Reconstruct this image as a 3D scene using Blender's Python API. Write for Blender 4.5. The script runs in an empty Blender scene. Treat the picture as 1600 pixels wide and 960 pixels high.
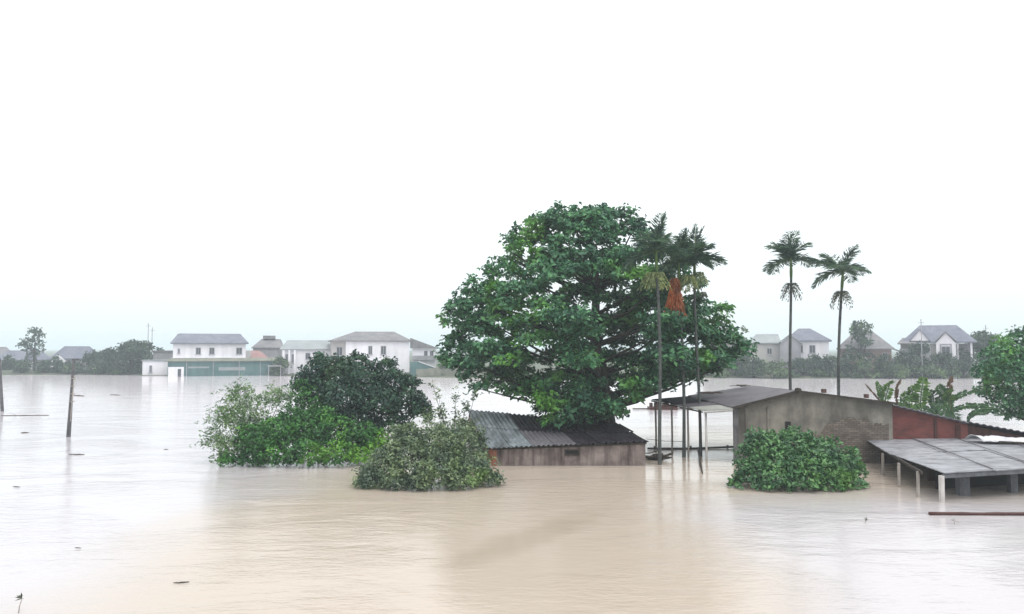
import bpy, math, random
import numpy as np
from mathutils import Vector, Matrix
R = math.radians
scene = bpy.context.scene
col = scene.collection
# ------------------------------------------------------------------ camera
CAMH, FPX, PITCH = 5.0, 1250.0, math.atan(65 / 1250)
cd = bpy.data.cameras.new('camera'); cam = bpy.data.objects.new('camera', cd); col.objects.link(cam)
cam.location = (0, 0, CAMH); cam.rotation_euler = (math.pi / 2 + PITCH, 0, 0)
cd.sensor_width = 36; cd.lens = FPX / 1600 * 36; cd.clip_start = 0.1; cd.clip_end = 6000
scene.camera = cam
# ------------------------------------------------------------------ sky, sun, exposure
SUN_EL, SUN_ROT = 62, 150
world = bpy.data.worlds.new('World'); scene.world = world; world.use_nodes = True
wt = world.node_tree; wt.nodes.clear()
wo = wt.nodes.new('ShaderNodeOutputWorld')
sky = wt.nodes.new('ShaderNodeTexSky'); sky.sky_type = 'NISHITA'; sky.sun_disc = False
sky.sun_elevation = R(SUN_EL); sky.sun_rotation = R(SUN_ROT); sky.dust_density = 4; sky.air_density = 1
hs = wt.nodes.new('ShaderNodeHueSaturation'); hs.inputs['Saturation'].default_value = 0.3
b1 = wt.nodes.new('ShaderNodeBackground'); b1.inputs['Strength'].default_value = 0.05
wt.links.new(sky.outputs[0], hs.inputs['Color']); wt.links.new(hs.outputs[0], b1.inputs['Color'])
tc = wt.nodes.new('ShaderNodeTexCoord'); sp = wt.nodes.new('ShaderNodeSeparateXYZ')
wt.links.new(tc.outputs['Generated'], sp.inputs[0])
cr = wt.nodes.new('ShaderNodeValToRGB')           # overcast deck: dimmer at the horizon, bright overhead
cr.color_ramp.elements[0].position = 0.0; cr.color_ramp.elements[0].color = (.90, .965, .975, 1)
cr.color_ramp.elements[1].position = 1.0; cr.color_ramp.elements[1].color = (2.0, 2.0, 2.0, 1)
e = cr.color_ramp.elements.new(0.09); e.color = (.97, 1.05, 1.06, 1)
e = cr.color_ramp.elements.new(0.25); e.color = (1.12, 1.14, 1.14, 1)
b2 = wt.nodes.new('ShaderNodeBackground'); b2.inputs['Strength'].default_value = 1.0
wt.links.new(sp.outputs['Z'], cr.inputs[0]); wt.links.new(cr.outputs[0], b2.inputs['Color'])
ad = wt.nodes.new('ShaderNodeAddShader')
wt.links.new(b1.outputs[0], ad.inputs[0]); wt.links.new(b2.outputs[0], ad.inputs[1])
wt.links.new(ad.outputs[0], wo.inputs['Surface'])
sl = bpy.data.lights.new('sun', 'SUN'); sl.energy = 0.9; sl.angle = R(25); sl.color = (1, .97, .93)
so = bpy.data.objects.new('sun', sl); col.objects.link(so)
# direction towards the sun (sky rotation is clockwise from +Y)
az = R(SUN_ROT); sd = Vector((math.sin(az) * math.cos(R(SUN_EL)), math.cos(az) * math.cos(R(SUN_EL)), math.sin(R(SUN_EL))))
so.rotation_euler = sd.to_track_quat('Z', 'Y').to_euler(); so.location = sd * 100
vs = scene.view_settings; vs.view_transform = 'Standard'; vs.look = 'None'; vs.gamma = 1; vs.exposure = -0.06
HAZE_DENSITY = 0.0009
HAZE_COLOR = (.83, .94, 1.0)
scene.cycles.volume_bounces = 2
# ------------------------------------------------------------------ helpers
def ray(px, py):
    u = (px - 800) / FPX; v = (480 - py) / FPX
    return Vector((u, math.cos(PITCH) - v * math.sin(PITCH), math.sin(PITCH) + v * math.cos(PITCH)))
def P(px, py, Y):
    d = ray(px, py); return Vector((0, 0, CAMH)) + d * (Y / d.y)
def W(px, py, z=0.0):
    d = ray(px, py); return Vector((0, 0, CAMH)) + d * ((z - CAMH) / d.z)

def nt_mat(name):
    m = bpy.data.materials.new(name); m.use_nodes = True
    nt = m.node_tree; b = nt.nodes['Principled BSDF']; return m, nt, b
def N(nt, t, **kw):
    n = nt.nodes.new(t)
    for k, v in kw.items():
        if k in n.inputs: n.inputs[k].default_value = v
        else: setattr(n, k, v)
    return n
def coords(nt, scale=(1, 1, 1), rot=(0, 0, 0), out='Object'):
    t = nt.nodes.new('ShaderNodeTexCoord'); m = nt.nodes.new('ShaderNodeMapping')
    m.inputs['Scale'].default_value = scale; m.inputs['Rotation'].default_value = rot
    nt.links.new(t.outputs[out], m.inputs[0]); return m.outputs[0]
def ramp(nt, src, stops):
    r = nt.nodes.new('ShaderNodeValToRGB'); el = r.color_ramp.elements
    el[0].position, el[0].color = stops[0][0], (*stops[0][1], 1)
    el[1].position, el[1].color = stops[-1][0], (*stops[-1][1], 1)
    for p, c in stops[1:-1]:
        e = el.new(p); e.color = (*c, 1)
    nt.links.new(src, r.inputs[0]); return r.outputs[0]
def mixc(nt, fac, a, b, mode='MIX'):
    m = nt.nodes.new('ShaderNodeMix'); m.data_type = 'RGBA'; m.blend_type = mode
    if isinstance(fac, float): m.inputs[0].default_value = fac
    else: nt.links.new(fac, m.inputs[0])
    for i, s in ((6, a), (7, b)):
        if isinstance(s, tuple): m.inputs[i].default_value = (*s, 1)
        else: nt.links.new(s, m.inputs[i])
    return m.outputs[2]
def bump(nt, b, src, strength, dist=0.02):
    n = N(nt, 'ShaderNodeBump', Strength=strength, Distance=dist)
    nt.links.new(src, n.inputs['Height']); nt.links.new(n.outputs[0], b.inputs['Normal']); return n
def leafmat(name, stops, noise=0.35, trans=0.3, rough=.45, patch=None, pthr=.55):
    m, nt, b = nt_mat(name)
    g = nt.nodes.new('ShaderNodeNewGeometry')
    c = ramp(nt, g.outputs['Random Per Island'], stops)
    n0 = N(nt, 'ShaderNodeTexNoise', Scale=noise * 2.2, Detail=2.0); nt.links.new(coords(nt), n0.inputs['Vector'])
    c = mixc(nt, 1.0, c, ramp(nt, n0.outputs[0], [(.36, (.55, .60, .72)), (.62, (1.25, 1.2, 1.05))]), 'MULTIPLY')
    if patch:                                            # young yellowish growth in patches
        n = N(nt, 'ShaderNodeTexNoise', Scale=noise, Detail=2.0); nt.links.new(coords(nt), n.inputs['Vector'])
        f = ramp(nt, n.outputs[0], [(pthr, (0, 0, 0)), (pthr + .1, (1, 1, 1))])
        c = mixc(nt, f, c, patch)
    nt.links.new(c, b.inputs['Base Color']); b.inputs['Roughness'].default_value = rough
    b.inputs['Specular IOR Level'].default_value = .35
    t = nt.nodes.new('ShaderNodeBsdfTranslucent'); nt.links.new(c, t.inputs[0])
    mx = nt.nodes.new('ShaderNodeMixShader'); mx.inputs[0].default_value = trans
    nt.links.new(b.outputs[0], mx.inputs[1]); nt.links.new(t.outputs[0], mx.inputs[2])
    nt.links.new(mx.outputs[0], nt.nodes['Material Output'].inputs[0]); return m
def wallmat(name, c1, c2, stain=(.1, .09, .08), amt=.5, scale=1.2, streak=(5, 5, .5), rough=.85, brick=None, bscale=1):
    m, nt, b = nt_mat(name)
    n = N(nt, 'ShaderNodeTexNoise', Scale=scale, Detail=6.0, Roughness=.65); nt.links.new(coords(nt), n.inputs['Vector'])
    c = mixc(nt, ramp(nt, n.outputs[0], [(.35, (0, 0, 0)), (.65, (1, 1, 1))]), c1, c2)
    if brick:
        bt = N(nt, 'ShaderNodeTexBrick', Scale=1.0 * bscale)
        bt.inputs['Color1'].default_value = (*brick[0], 1); bt.inputs['Color2'].default_value = (*brick[1], 1); bt.inputs['Mortar'].default_value = (*brick[2], 1)
        bt.inputs['Brick Width'].default_value = .26; bt.inputs['Row Height'].default_value = .09; bt.inputs['Mortar Size'].default_value = .012
        nt.links.new(coords(nt, rot=(R(90), 0, 0)), bt.inputs['Vector'])
        c = mixc(nt, brick[3], c, bt.outputs[0])
    s = N(nt, 'ShaderNodeTexNoise', Scale=1.0, Detail=5.0, Roughness=.6); nt.links.new(coords(nt, streak), s.inputs['Vector'])
    f = ramp(nt, s.outputs[0], [(.45, (0, 0, 0)), (.72, (amt,) * 3)])
    c = mixc(nt, f, c, stain)
    nt.links.new(c, b.inputs['Base Color']); b.inputs['Roughness'].default_value = rough
    b.inputs['Specular IOR Level'].default_value = .25
    bump(nt, b, n.outputs[0], .35, .02); return m

def material_set():
    M = {}
    M['concrete'] = wallmat('grey_render', (.12, .112, .10), (.255, .24, .205), (.045, .04, .036), .8, scale=.9, streak=(1.1, 1.1, .35))
    M['concrete_brick'] = wallmat('worn_render_brick', (.13, .12, .105), (.22, .20, .175), (.05, .04, .035), .6, streak=(1.1, 1.1, .6),
                                  brick=((.09, .065, .055), (.20, .165, .14), (.05, .045, .04), .8))
    M['redwall'] = wallmat('red_wall', (.13, .04, .036), (.18, .065, .055), (.05, .025, .025), .85, scale=1.5, streak=(1.2, 1.2, 3),
                           brick=((.18, .036, .032), (.15, .045, .04), (.12, .055, .05), .55))
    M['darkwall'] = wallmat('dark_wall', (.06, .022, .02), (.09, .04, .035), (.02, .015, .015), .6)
    M['plank'] = wallmat('stained_whitewash', (.12, .095, .09), (.27, .225, .21), (.025, .014, .015), 1.0, scale=1.6, streak=(3.2, 3.2, .3))
    M['orangebrick'] = wallmat('orange_brick', (.24, .08, .045), (.30, .12, .07), (.15, .07, .05), .5,
                               brick=((.36, .10, .05), (.30, .09, .05), (.25, .2, .16), .7))
    M['sheetgrey'] = wallmat('fibre_cement_sheet', (.11, .13, .145), (.235, .27, .29), (.03, .036, .04), .85, scale=2.2, streak=(2, .4, 2), rough=.6)
    M['sheetdark'] = wallmat('dark_roofing', (.014, .012, .018), (.032, .028, .036), (.008, .007, .009), .5, scale=1.4, streak=(1, 1, 1), rough=.6)
    M['sheetmid'] = wallmat('mossy_grey_sheet', (.085, .08, .092), (.15, .145, .16), (.045, .04, .05), .7, scale=1.6, streak=(.8, .8, .8), rough=.6)
    M['sheetpale'] = wallmat('pale_translucent_sheet', (.30, .31, .28), (.42, .43, .40), (.2, .2, .18), .5, rough=.5)
    M['panel'] = wallmat('blue_grey_roof_panel', (.20, .205, .225), (.31, .32, .345), (.06, .06, .07), .95, scale=1.3, streak=(1.3, 3.2, 1), rough=.5)
    M['timber'] = wallmat('wet_timber', (.03, .024, .02), (.06, .05, .04), (.015, .012, .01), .5, scale=4)
    M['pole'] = wallmat('bamboo_post', (.28, .25, .23), (.42, .38, .35), (.12, .1, .09), .5, scale=4)
    M['whitepost'] = wallmat('white_concrete_post', (.48, .46, .45), (.60, .58, .56), (.25, .22, .2), .5, scale=4)
    M['greypillar'] = wallmat('grey_pillar', (.085, .09, .10), (.14, .145, .16), (.05, .05, .05), .5, scale=4)
    M['oldconcrete'] = wallmat('dark_concrete', (.07, .068, .075), (.14, .135, .14), (.03, .03, .03), .5, scale=4)
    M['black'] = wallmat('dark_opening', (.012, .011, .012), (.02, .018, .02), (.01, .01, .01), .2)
    M['redpipe'] = wallmat('dark_red_bamboo', (.05, .018, .016), (.08, .03, .024), (.04, .015, .012), .5, scale=3, streak=(2, 2, 2), rough=.45)
    M['debris'] = wallmat('soaked_debris', (.07, .05, .04), (.13, .10, .085), (.03, .02, .02), .5, scale=5)
    M['brick'] = wallmat('loose_brick', (.10, .06, .05), (.14, .09, .07), (.05, .03, .03), .4)
    M['bark'] = wallmat('bark', (.03, .026, .024), (.055, .048, .042), (.03, .025, .02), .5, scale=4, streak=(6, 6, 1))
    M['palmbark'] = wallmat('palm_trunk', (.05, .055, .055), (.10, .11, .105), (.025, .025, .025), .6, scale=2, streak=(.5, .5, 9))
    M['crownshaft'] = wallmat('green_crownshaft', (.07, .13, .04), (.10, .17, .05), (.05, .07, .03), .4)
    M['tarp'] = wallmat('grey_white_tarpaulin', (.45, .45, .48), (.6, .6, .62), (.3, .3, .3), .4, scale=3, rough=.5)
    # far village
    M['fwhite'] = wallmat('white_house_wall', (.68, .67, .71), (.76, .75, .78), (.45, .45, .47), .4, scale=.4, streak=(.8, .8, .15))
    M['fcream'] = wallmat('pale_house_wall', (.38, .365, .36), (.46, .44, .42), (.35, .33, .32), .4, scale=.4, streak=(.8, .8, .15))
    M['fgrey'] = wallmat('grey_house_wall', (.24, .24, .26), (.33, .33, .35), (.16, .16, .17), .5, scale=.4, streak=(.8, .8, .15))
    M['fpink'] = wallmat('pinkish_brick_wall', (.22, .15, .14), (.29, .21, .195), (.22, .14, .13), .5, scale=.5, streak=(.8, .8, .15))
    M['fgreen'] = wallmat('green_netting', (.05, .12, .12), (.09, .17, .165), (.05, .08, .085), .5, scale=.5, streak=(.8, .8, .15))
    M['fbank'] = wallmat('overgrown_wall', (.14, .15, .12), (.22, .22, .18), (.07, .09, .06), .6, scale=.5, streak=(.8, .8, .3))
    M['roofblue'] = wallmat('blue_grey_tiles', (.11, .12, .16), (.17, .18, .22), (.08, .08, .10), .5, scale=.5, streak=(2, 2, .5), rough=.6)
    M['roofgrey'] = wallmat('grey_tiles', (.13, .13, .14), (.20, .195, .20), (.08, .08, .08), .5, scale=.5, streak=(2, 2, .5), rough=.6)
    M['roofpale'] = wallmat('pale_metal_roof', (.20, .225, .235), (.27, .295, .305), (.2, .22, .22), .5, scale=.5, rough=.5)
    M['roofgreen'] = wallmat('faded_green_roof', (.14, .21, .16), (.19, .27, .20), (.1, .14, .11), .5, scale=.5, rough=.6)
    M['roofred'] = wallmat('faded_red_roof', (.27, .14, .135), (.33, .20, .19), (.2, .12, .12), .5, scale=.5, rough=.6)
    M['glass'], nt, b = nt_mat('window_glass'); b.inputs['Base Color'].default_value = (.05, .055, .065, 1); b.inputs['Roughness'].default_value = .12
    M['frame'] = wallmat('window_frame', (.30, .30, .33), (.36, .36, .38), (.2, .2, .2), .3)
    # foliage
    M['almond'] = leafmat('broadleaf_foliage', [(0, (.016, .080, .042)), (.5, (.042, .160, .076)), (1, (.115, .285, .13))], .38, .2, patch=(.11, .30, .045), pthr=.565)
    M['bushgreen'] = leafmat('bright_bush_foliage', [(0, (.015, .085, .022)), (.5, (.035, .16, .035)), (1, (.09, .26, .05))], .55, .25, patch=(.15, .36, .04), pthr=.56)
    M['bushdark'] = leafmat('dark_bush_foliage', [(0, (.014, .05, .038)), (.5, (.028, .085, .058)), (1, (.065, .15, .09))], .5, .2, patch=(.04, .10, .04))
    M['bushgrey'] = leafmat('grey_green_foliage', [(0, (.07, .12, .07)), (.5, (.14, .21, .12)), (1, (.27, .36, .20))], .7, .3, patch=(.20, .32, .11), pthr=.6)
    M['willow'] = leafmat('pale_willow_foliage', [(0, (.08, .16, .06)), (.5, (.15, .27, .11)), (1, (.28, .40, .20))], .7, .35, patch=(.12, .22, .07))
    M['glossy'] = leafmat('glossy_bush_foliage', [(0, (.035, .12, .045)), (.5, (.08, .21, .08)), (1, (.17, .33, .14))], .8, .25, rough=.35, patch=(.10, .23, .05), pthr=.58)
    M['palmleaf'] = leafmat('palm_leaflets', [(0, (.035, .085, .06)), (.5, (.065, .14, .09)), (1, (.12, .21, .13))], .5, .2)
    M['deadfrond'] = leafmat('orange_dead_frond', [(0, (.30, .075, .02)), (.5, (.42, .12, .035)), (1, (.52, .18, .06))], .5, .2)
    M['areca'] = leafmat('yellow_green_fruit_strands', [(0, (.12, .17, .06)), (.5, (.22, .27, .10)), (1, (.32, .36, .16))], .5, .2)
    M['fruitdark'] = leafmat('dry_fruit_strands', [(0, (.05, .06, .045)), (.5, (.08, .09, .06)), (1, (.12, .12, .08))], .5, .2)
    M['banana'] = leafmat('banana_blade', [(0, (.05, .13, .035)), (.5, (.09, .20, .05)), (1, (.15, .27, .08))], .5, .35)
    M['bananadk'] = leafmat('wet_banana_blade', [(0, (.03, .08, .04)), (.5, (.055, .13, .06)), (1, (.10, .20, .09))], .5, .25)
    M['bananadead'] = leafmat('dead_banana_leaf', [(0, (.08, .05, .035)), (.5, (.12, .08, .06)), (1, (.17, .12, .09))], .5, .2)
    M['farleaf'] = leafmat('far_foliage', [(0, (.02, .05, .03)), (.5, (.04, .085, .045)), (1, (.07, .13, .06))], .12, .2, patch=(.08, .15, .05), pthr=.56)
    M['farleafpale'] = leafmat('pale_far_foliage', [(0, (.05, .09, .04)), (.5, (.08, .14, .06)), (1, (.13, .20, .09))], .12, .2)
    return M
M = material_set()

class MB:
    def __init__(s): s.v = []; s.f = []
    def add(s, vs, fs):
        o = len(s.v); s.v += [tuple(v) for v in vs]; s.f += [tuple(i + o for i in f) for f in fs]; return s
    def box(s, x0, x1, y0, y1, z0, z1):
        return s.add([(x, y, z) for z in (z0, z1) for y in (y0, y1) for x in (x0, x1)],
                     [(0, 2, 3, 1), (4, 5, 7, 6), (0, 1, 5, 4), (1, 3, 7, 5), (3, 2, 6, 7), (2, 0, 4, 6)])
    def beam(s, a, b, w, h):
        a, b = Vector(a), Vector(b); d = (b - a).normalized()
        u = d.cross(Vector((0, 0, 1)));  u = u.normalized() if u.length > 1e-3 else Vector((1, 0, 0)); n = u.cross(d)
        vs = [p + u * (sx * w / 2) + n * (sy * h / 2) for p in (a, b) for sx, sy in ((-1, -1), (1, -1), (1, 1), (-1, 1))]
        return s.add(vs, [(3, 2, 1, 0), (4, 5, 6, 7), (0, 1, 5, 4), (1, 2, 6, 5), (2, 3, 7, 6), (3, 0, 4, 7)])
    def tube(s, pts, rad, n=8):
        pts = [Vector(p) for p in pts]; k = len(pts)
        if not isinstance(rad, (list, tuple)): rad = [rad] * k
        vs = []; ref = Vector((.31, .95, .05))
        for i, p in enumerate(pts):
            d = (pts[min(i + 1, k - 1)] - pts[max(i - 1, 0)]).normalized()
            u = d.cross(ref); u = u.normalized() if u.length > .05 else d.cross(Vector((1, 0, 0))).normalized(); w = d.cross(u)
            for j in range(n):
                a = 2 * math.pi * j / n; vs.append(p + (u * math.cos(a) + w * math.sin(a)) * rad[i])
        fs = [(i * n + j, i * n + (j + 1) % n, (i + 1) * n + (j + 1) % n, (i + 1) * n + j) for i in range(k - 1) for j in range(n)]
        fs += [tuple(range(n))[::-1], tuple(range((k - 1) * n, k * n))]
        return s.add(vs, fs)
    def slab(s, poly, t):                       # polygon (3D points) thickened by the vector t
        t = Vector(t); k = len(poly); vs = [Vector(p) for p in poly] + [Vector(p) + t for p in poly]
        return s.add(vs, [tuple(range(k))[::-1], tuple(range(k, 2 * k))] + [(i, (i + 1) % k, (i + 1) % k + k, i + k) for i in range(k)])
    def sheet(s, a, b, c, d, waves=0, amp=.03, th=.012, nu=None, nv=6, jit=0, seed=0, sag=0):
        # corner points a-b is the edge along which the corrugation runs across, a-d down the slope
        a, b, c, d = map(Vector, (a, b, c, d)); rr = random.Random(seed)
        nu = nu or max(4, waves * 6); nrm = (b - a).cross(d - a).normalized()
        if nrm.z < 0: nrm = -nrm
        top = []
        for j in range(nv + 1):
            v = j / nv
            for i in range(nu + 1):
                u = i / nu
                p = (a * (1 - u) + b * u) * (1 - v) + (d * (1 - u) + c * u) * v
                p = p + nrm * (amp * math.sin(2 * math.pi * waves * u)) - Vector((0, 0, sag)) * (4 * v * (1 - v))
                if jit: p = p + nrm * rr.uniform(-jit, jit)
                top.append(p)
        k = len(top); vs = top + [p - nrm * th for p in top]; W_ = nu + 1; fs = []
        for j in range(nv):
            for i in range(nu):
                q = (j * W_ + i, j * W_ + i + 1, (j + 1) * W_ + i + 1, (j + 1) * W_ + i)
                fs.append(q); fs.append(tuple(x + k for x in q[::-1]))
        def side(l):
            for x, y in zip(l[:-1], l[1:]): fs.append((x, y, y + k, x + k))
        side([i for i in range(W_)]); side([nv * W_ + i for i in range(W_)]); side([j * W_ for j in range(nv + 1)]); side([j * W_ + nu for j in range(nv + 1)])
        return s.add(vs, fs)
    def build(s, name, mat, parent=None, local=False, smooth=False):
        me = bpy.data.meshes.new(name); vs = s.v
        if parent is not None and not local:
            rt = parent
            while rt.parent: rt = rt.parent
            if parent is rt or True:
                L = rt.location; c, sn = math.cos(-rt.rotation_euler.z), math.sin(-rt.rotation_euler.z)
                vs = [((x - L.x) * c - (y - L.y) * sn, (x - L.x) * sn + (y - L.y) * c, z - L.z) for x, y, z in vs]
        me.from_pydata(vs, [], s.f)
        if smooth: me.polygons.foreach_set('use_smooth', [True] * len(me.polygons))
        me.materials.append(mat); me.update()
        o = bpy.data.objects.new(name, me); col.objects.link(o)
        if parent is not None: o.parent = parent
        return o
def tag(o, label=None, cat=None, group=None, kind=None):
    for k, v in (('label', label), ('category', cat), ('group', group), ('kind', kind)):
        if v: o[k] = v
    return o
def thing(name, label, cat, loc, rz=0, group=None):
    o = bpy.data.objects.new(name, None); o.empty_display_size = .3; col.objects.link(o)
    o.location = loc; o.rotation_euler = (0, 0, rz); return tag(o, label, cat, group)

# ---- foliage: folded leaf faces in rosettes spread through clumps
def leaf_arrays(p, d, n, L, Wd, fold=.25):
    s = np.cross(d, n); s /= np.linalg.norm(s, axis=1)[:, None] + 1e-9; n2 = np.cross(s, d)
    L = L[:, None]; Wd = Wd[:, None]
    mid = p + d * L * .55
    v = np.stack([p, mid + s * Wd * .5 + n2 * Wd * fold, p + d * L - n2 * L * .12, mid - s * Wd * .5 + n2 * Wd * fold], 1)
    return v.reshape(-1, 3)
def np_mesh(name, V, mat, parent, quads=False):
    L = parent.location; V = V - np.array([[L.x, L.y, L.z]])
    nl = len(V) // 4; base = np.arange(nl)[:, None] * 4
    if quads: F = (base + np.array([[0, 1, 2, 3]])).reshape(-1); per = 4; nf = nl
    else: F = (base + np.array([[0, 1, 2, 0, 2, 3]])).reshape(-1); per = 3; nf = nl * 2
    me = bpy.data.meshes.new(name)
    me.vertices.add(len(V)); me.vertices.foreach_set('co', V.astype(np.float32).ravel())
    me.loops.add(len(F)); me.loops.foreach_set('vertex_index', F.astype(np.int32))
    me.polygons.add(nf); me.polygons.foreach_set('loop_start', np.arange(nf, dtype=np.int32) * per)
    me.update(calc_edges=True); me.materials.append(mat)
    o = bpy.data.objects.new(name, me); col.objects.link(o); o.parent = parent; return o
def unit(a): return a / (np.linalg.norm(a, axis=1)[:, None] + 1e-9)
def foliage(clumps, dens, per, L, Wd, seed, up=.4, spread=.8, droop=.2, inner=.5, zmin=None, stray=.1, lowcut=-.6):
    g = np.random.default_rng(seed); out = []
    for (cx, cy, cz, rx, ry, rz) in clumps:
        area = (rx * ry + rx * rz + ry * rz) * 4.2
        k = max(4, int(area * dens))
        u = unit(g.normal(size=(k * 2, 3))); u = u[u[:, 2] > lowcut][:k]; k = len(u)
        r = inner + (1 - inner) * g.random(k) ** .7; r += (g.random(k) < .15) * g.random(k) * stray * 2
        pts = np.array([cx, cy, cz]) + u * r[:, None] * np.array([rx, ry, rz])
        ax = unit(u + np.array([0, 0, up]) + g.normal(size=(k, 3)) * .35)
        P_ = np.repeat(pts, per, 0); A = np.repeat(ax, per, 0); m = len(P_)
        t = g.normal(size=(m, 3)); t -= A * np.sum(t * A, 1)[:, None]; t = unit(t)
        d = unit(t * spread + A * (.35 + .5 * g.random(m))[:, None] + np.array([0, 0, -droop]))
        P2 = P_ + g.normal(size=(m, 3)) * L * .35
        nn = unit(A + g.normal(size=(m, 3)) * .35)
        sc = .6 + .7 * g.random(m)
        out.append(leaf_arrays(P2, d, nn, L * sc, Wd * sc))
    V = np.concatenate(out)
    if zmin is not None:
        q = V.reshape(-1, 4, 3); q = q[q[:, :, 2].min(1) > zmin]; V = q.reshape(-1, 3)
    return V
def C(px, py, d, rp, rz=None, ry=None):
    c = P(px, py, d); s = d / FPX
    return (c.x, c.y, c.z, rp * s, (ry or rp) * s, (rz or rp) * s)
def stems(mb, base, clumps, r0, seed, n=None, fork=.35):
    rr = random.Random(seed)
    for c in (clumps if n is None else rr.sample(clumps, min(n, len(clumps)))):
        a = Vector(base) + Vector((rr.uniform(-.15, .15), rr.uniform(-.15, .15), 0)); b = Vector(c[:3])
        m = a.lerp(b, .5) + Vector((rr.uniform(-.2, .2), rr.uniform(-.2, .2), rr.uniform(0, .4))) * (b - a).length * .3
        mb.tube([a, a.lerp(m, .5), m, m.lerp(b, .6), b + Vector((0, 0, c[5] * .4))], [r0, r0 * .8, r0 * .6, r0 * .4, r0 * .15], 6)
def shrub(name, label, cat, base, clumps, mat, dens, per, L, Wd, seed, group=None, stem_r=.03, nst=8, bark='bark', **kw):
    t = thing(name, label, cat, (base[0], base[1], 0), 0, group)
    np_mesh('foliage', foliage(clumps, dens, per, L, Wd, seed, **kw), M[mat], t)
    mb = MB(); stems(mb, (base[0], base[1], -.6), clumps, stem_r, seed, nst); mb.build('stem', M[bark], t, smooth=True)
    return t

# ================================================================== SETTING
# water: one muddy sheet to the horizon
m, nt, b = nt_mat('muddy_water')
tco = nt.nodes.new('ShaderNodeTexCoord'); sx = nt.nodes.new('ShaderNodeSeparateXYZ'); nt.links.new(tco.outputs['Object'], sx.inputs[0])
nA = N(nt, 'ShaderNodeTexNoise', Scale=.055, Detail=3.0, Distortion=.8); nt.links.new(coords(nt, (1, 1.6, 1)), nA.inputs['Vector'])
MUD_SHEEN, MUD_TAN, MUD_DEEP = (.455, .44, .465), (.42, .36, .30), (.30, .245, .185)  # palest tone has the bright sky sheen put into its colour
def maprange(src, a, b_, c=0., d=1.):
    n = N(nt, 'ShaderNodeMapRange', interpolation_type='SMOOTHSTEP'); n.inputs[1].default_value = a; n.inputs[2].default_value = b_; n.inputs[3].default_value = c; n.inputs[4].default_value = d
    if not isinstance(src, float): nt.links.new(src, n.inputs[0])
    return n.outputs[0]
def mth(op, a, b_=None):
    n = nt.nodes.new('ShaderNodeMath'); n.operation = op
    for i, s in enumerate((a, b_)):
        if s is None: continue
        if isinstance(s, (int, float)): n.inputs[i].default_value = s
        else: nt.links.new(s, n.inputs[i])
    return n.outputs[0]
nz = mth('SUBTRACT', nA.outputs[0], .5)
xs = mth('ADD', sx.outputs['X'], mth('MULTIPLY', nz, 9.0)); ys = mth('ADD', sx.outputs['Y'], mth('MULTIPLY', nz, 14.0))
tan = mth('MULTIPLY', maprange(xs, -12.5, -5.5), maprange(ys, 62., 36.))      # mud tone shows mid-water; elsewhere bright sheen is painted in paler
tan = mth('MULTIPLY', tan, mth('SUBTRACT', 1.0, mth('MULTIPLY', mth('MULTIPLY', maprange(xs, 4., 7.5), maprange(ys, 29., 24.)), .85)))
far_sheen = maprange(sx.outputs['Y'], 38., 90.)
base = mixc(nt, tan, mixc(nt, far_sheen, MUD_SHEEN, (.60, .56, .585)), MUD_TAN)  # far water whitened in its colour to stand in for sky reflection
# one darker streak of silt in the current
vm = nt.nodes.new('ShaderNodeMapping'); vm.vector_type = 'TEXTURE'
sc_ = W(830, 838); vm.inputs['Location'].default_value = (sc_.x, sc_.y, 0); vm.inputs['Rotation'].default_value = (0, 0, R(58)); vm.inputs['Scale'].default_value = (4.6, .8, 1)
nt.links.new(tco.outputs['Object'], vm.inputs[0])
nB = N(nt, 'ShaderNodeTexNoise', Scale=1.1, Detail=3.0); nt.links.new(tco.outputs['Object'], nB.inputs['Vector'])
ln = nt.nodes.new('ShaderNodeVectorMath'); ln.operation = 'LENGTH'; nt.links.new(vm.outputs[0], ln.inputs[0])
streak = maprange(mth('ADD', ln.outputs['Value'], mth('MULTIPLY', nB.outputs[0], .9)), 1.75, .75)
base = mixc(nt, mth('MULTIPLY', streak, .5), base, MUD_DEEP)
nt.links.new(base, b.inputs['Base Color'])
b.inputs['IOR'].default_value = 1.33; b.inputs['Roughness'].default_value = .11
w1 = N(nt, 'ShaderNodeTexNoise', Scale=1.0, Detail=5.0, Roughness=.6, Distortion=.5); nt.links.new(coords(nt, (1.0, 2.6, 1), (0, 0, R(12))), w1.inputs['Vector'])
w2 = N(nt, 'ShaderNodeTexNoise', Scale=1.0, Detail=3.0, Roughness=.6); nt.links.new(coords(nt, (3.0, 7.0, 1), (0, 0, R(-9))), w2.inputs['Vector'])
w3 = N(nt, 'ShaderNodeTexNoise', Scale=.14, Detail=4.0, Distortion=1.2); nt.links.new(coords(nt, (1, 2, 1)), w3.inputs['Vector'])
calm = maprange(w3.outputs[0], .36, .64, .30, .85)
h = mth('ADD', mth('MULTIPLY', w1.outputs[0], .6), mth('MULTIPLY', w2.outputs[0], .32))
h = mth('MULTIPLY', mth('MULTIPLY', h, calm), mth('SUBTRACT', 1.0, mth('MULTIPLY', streak, .6)))
h = mth('MULTIPLY', h, maprange(sx.outputs['Y'], 35., 110., 1.0, .3))
bump(nt, b, h, .5, .11)
water_mat = m
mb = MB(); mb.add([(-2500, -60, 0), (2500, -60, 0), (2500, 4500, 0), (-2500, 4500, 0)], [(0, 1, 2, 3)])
tag(mb.build('flood_water', water_mat), kind='structure')
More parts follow.
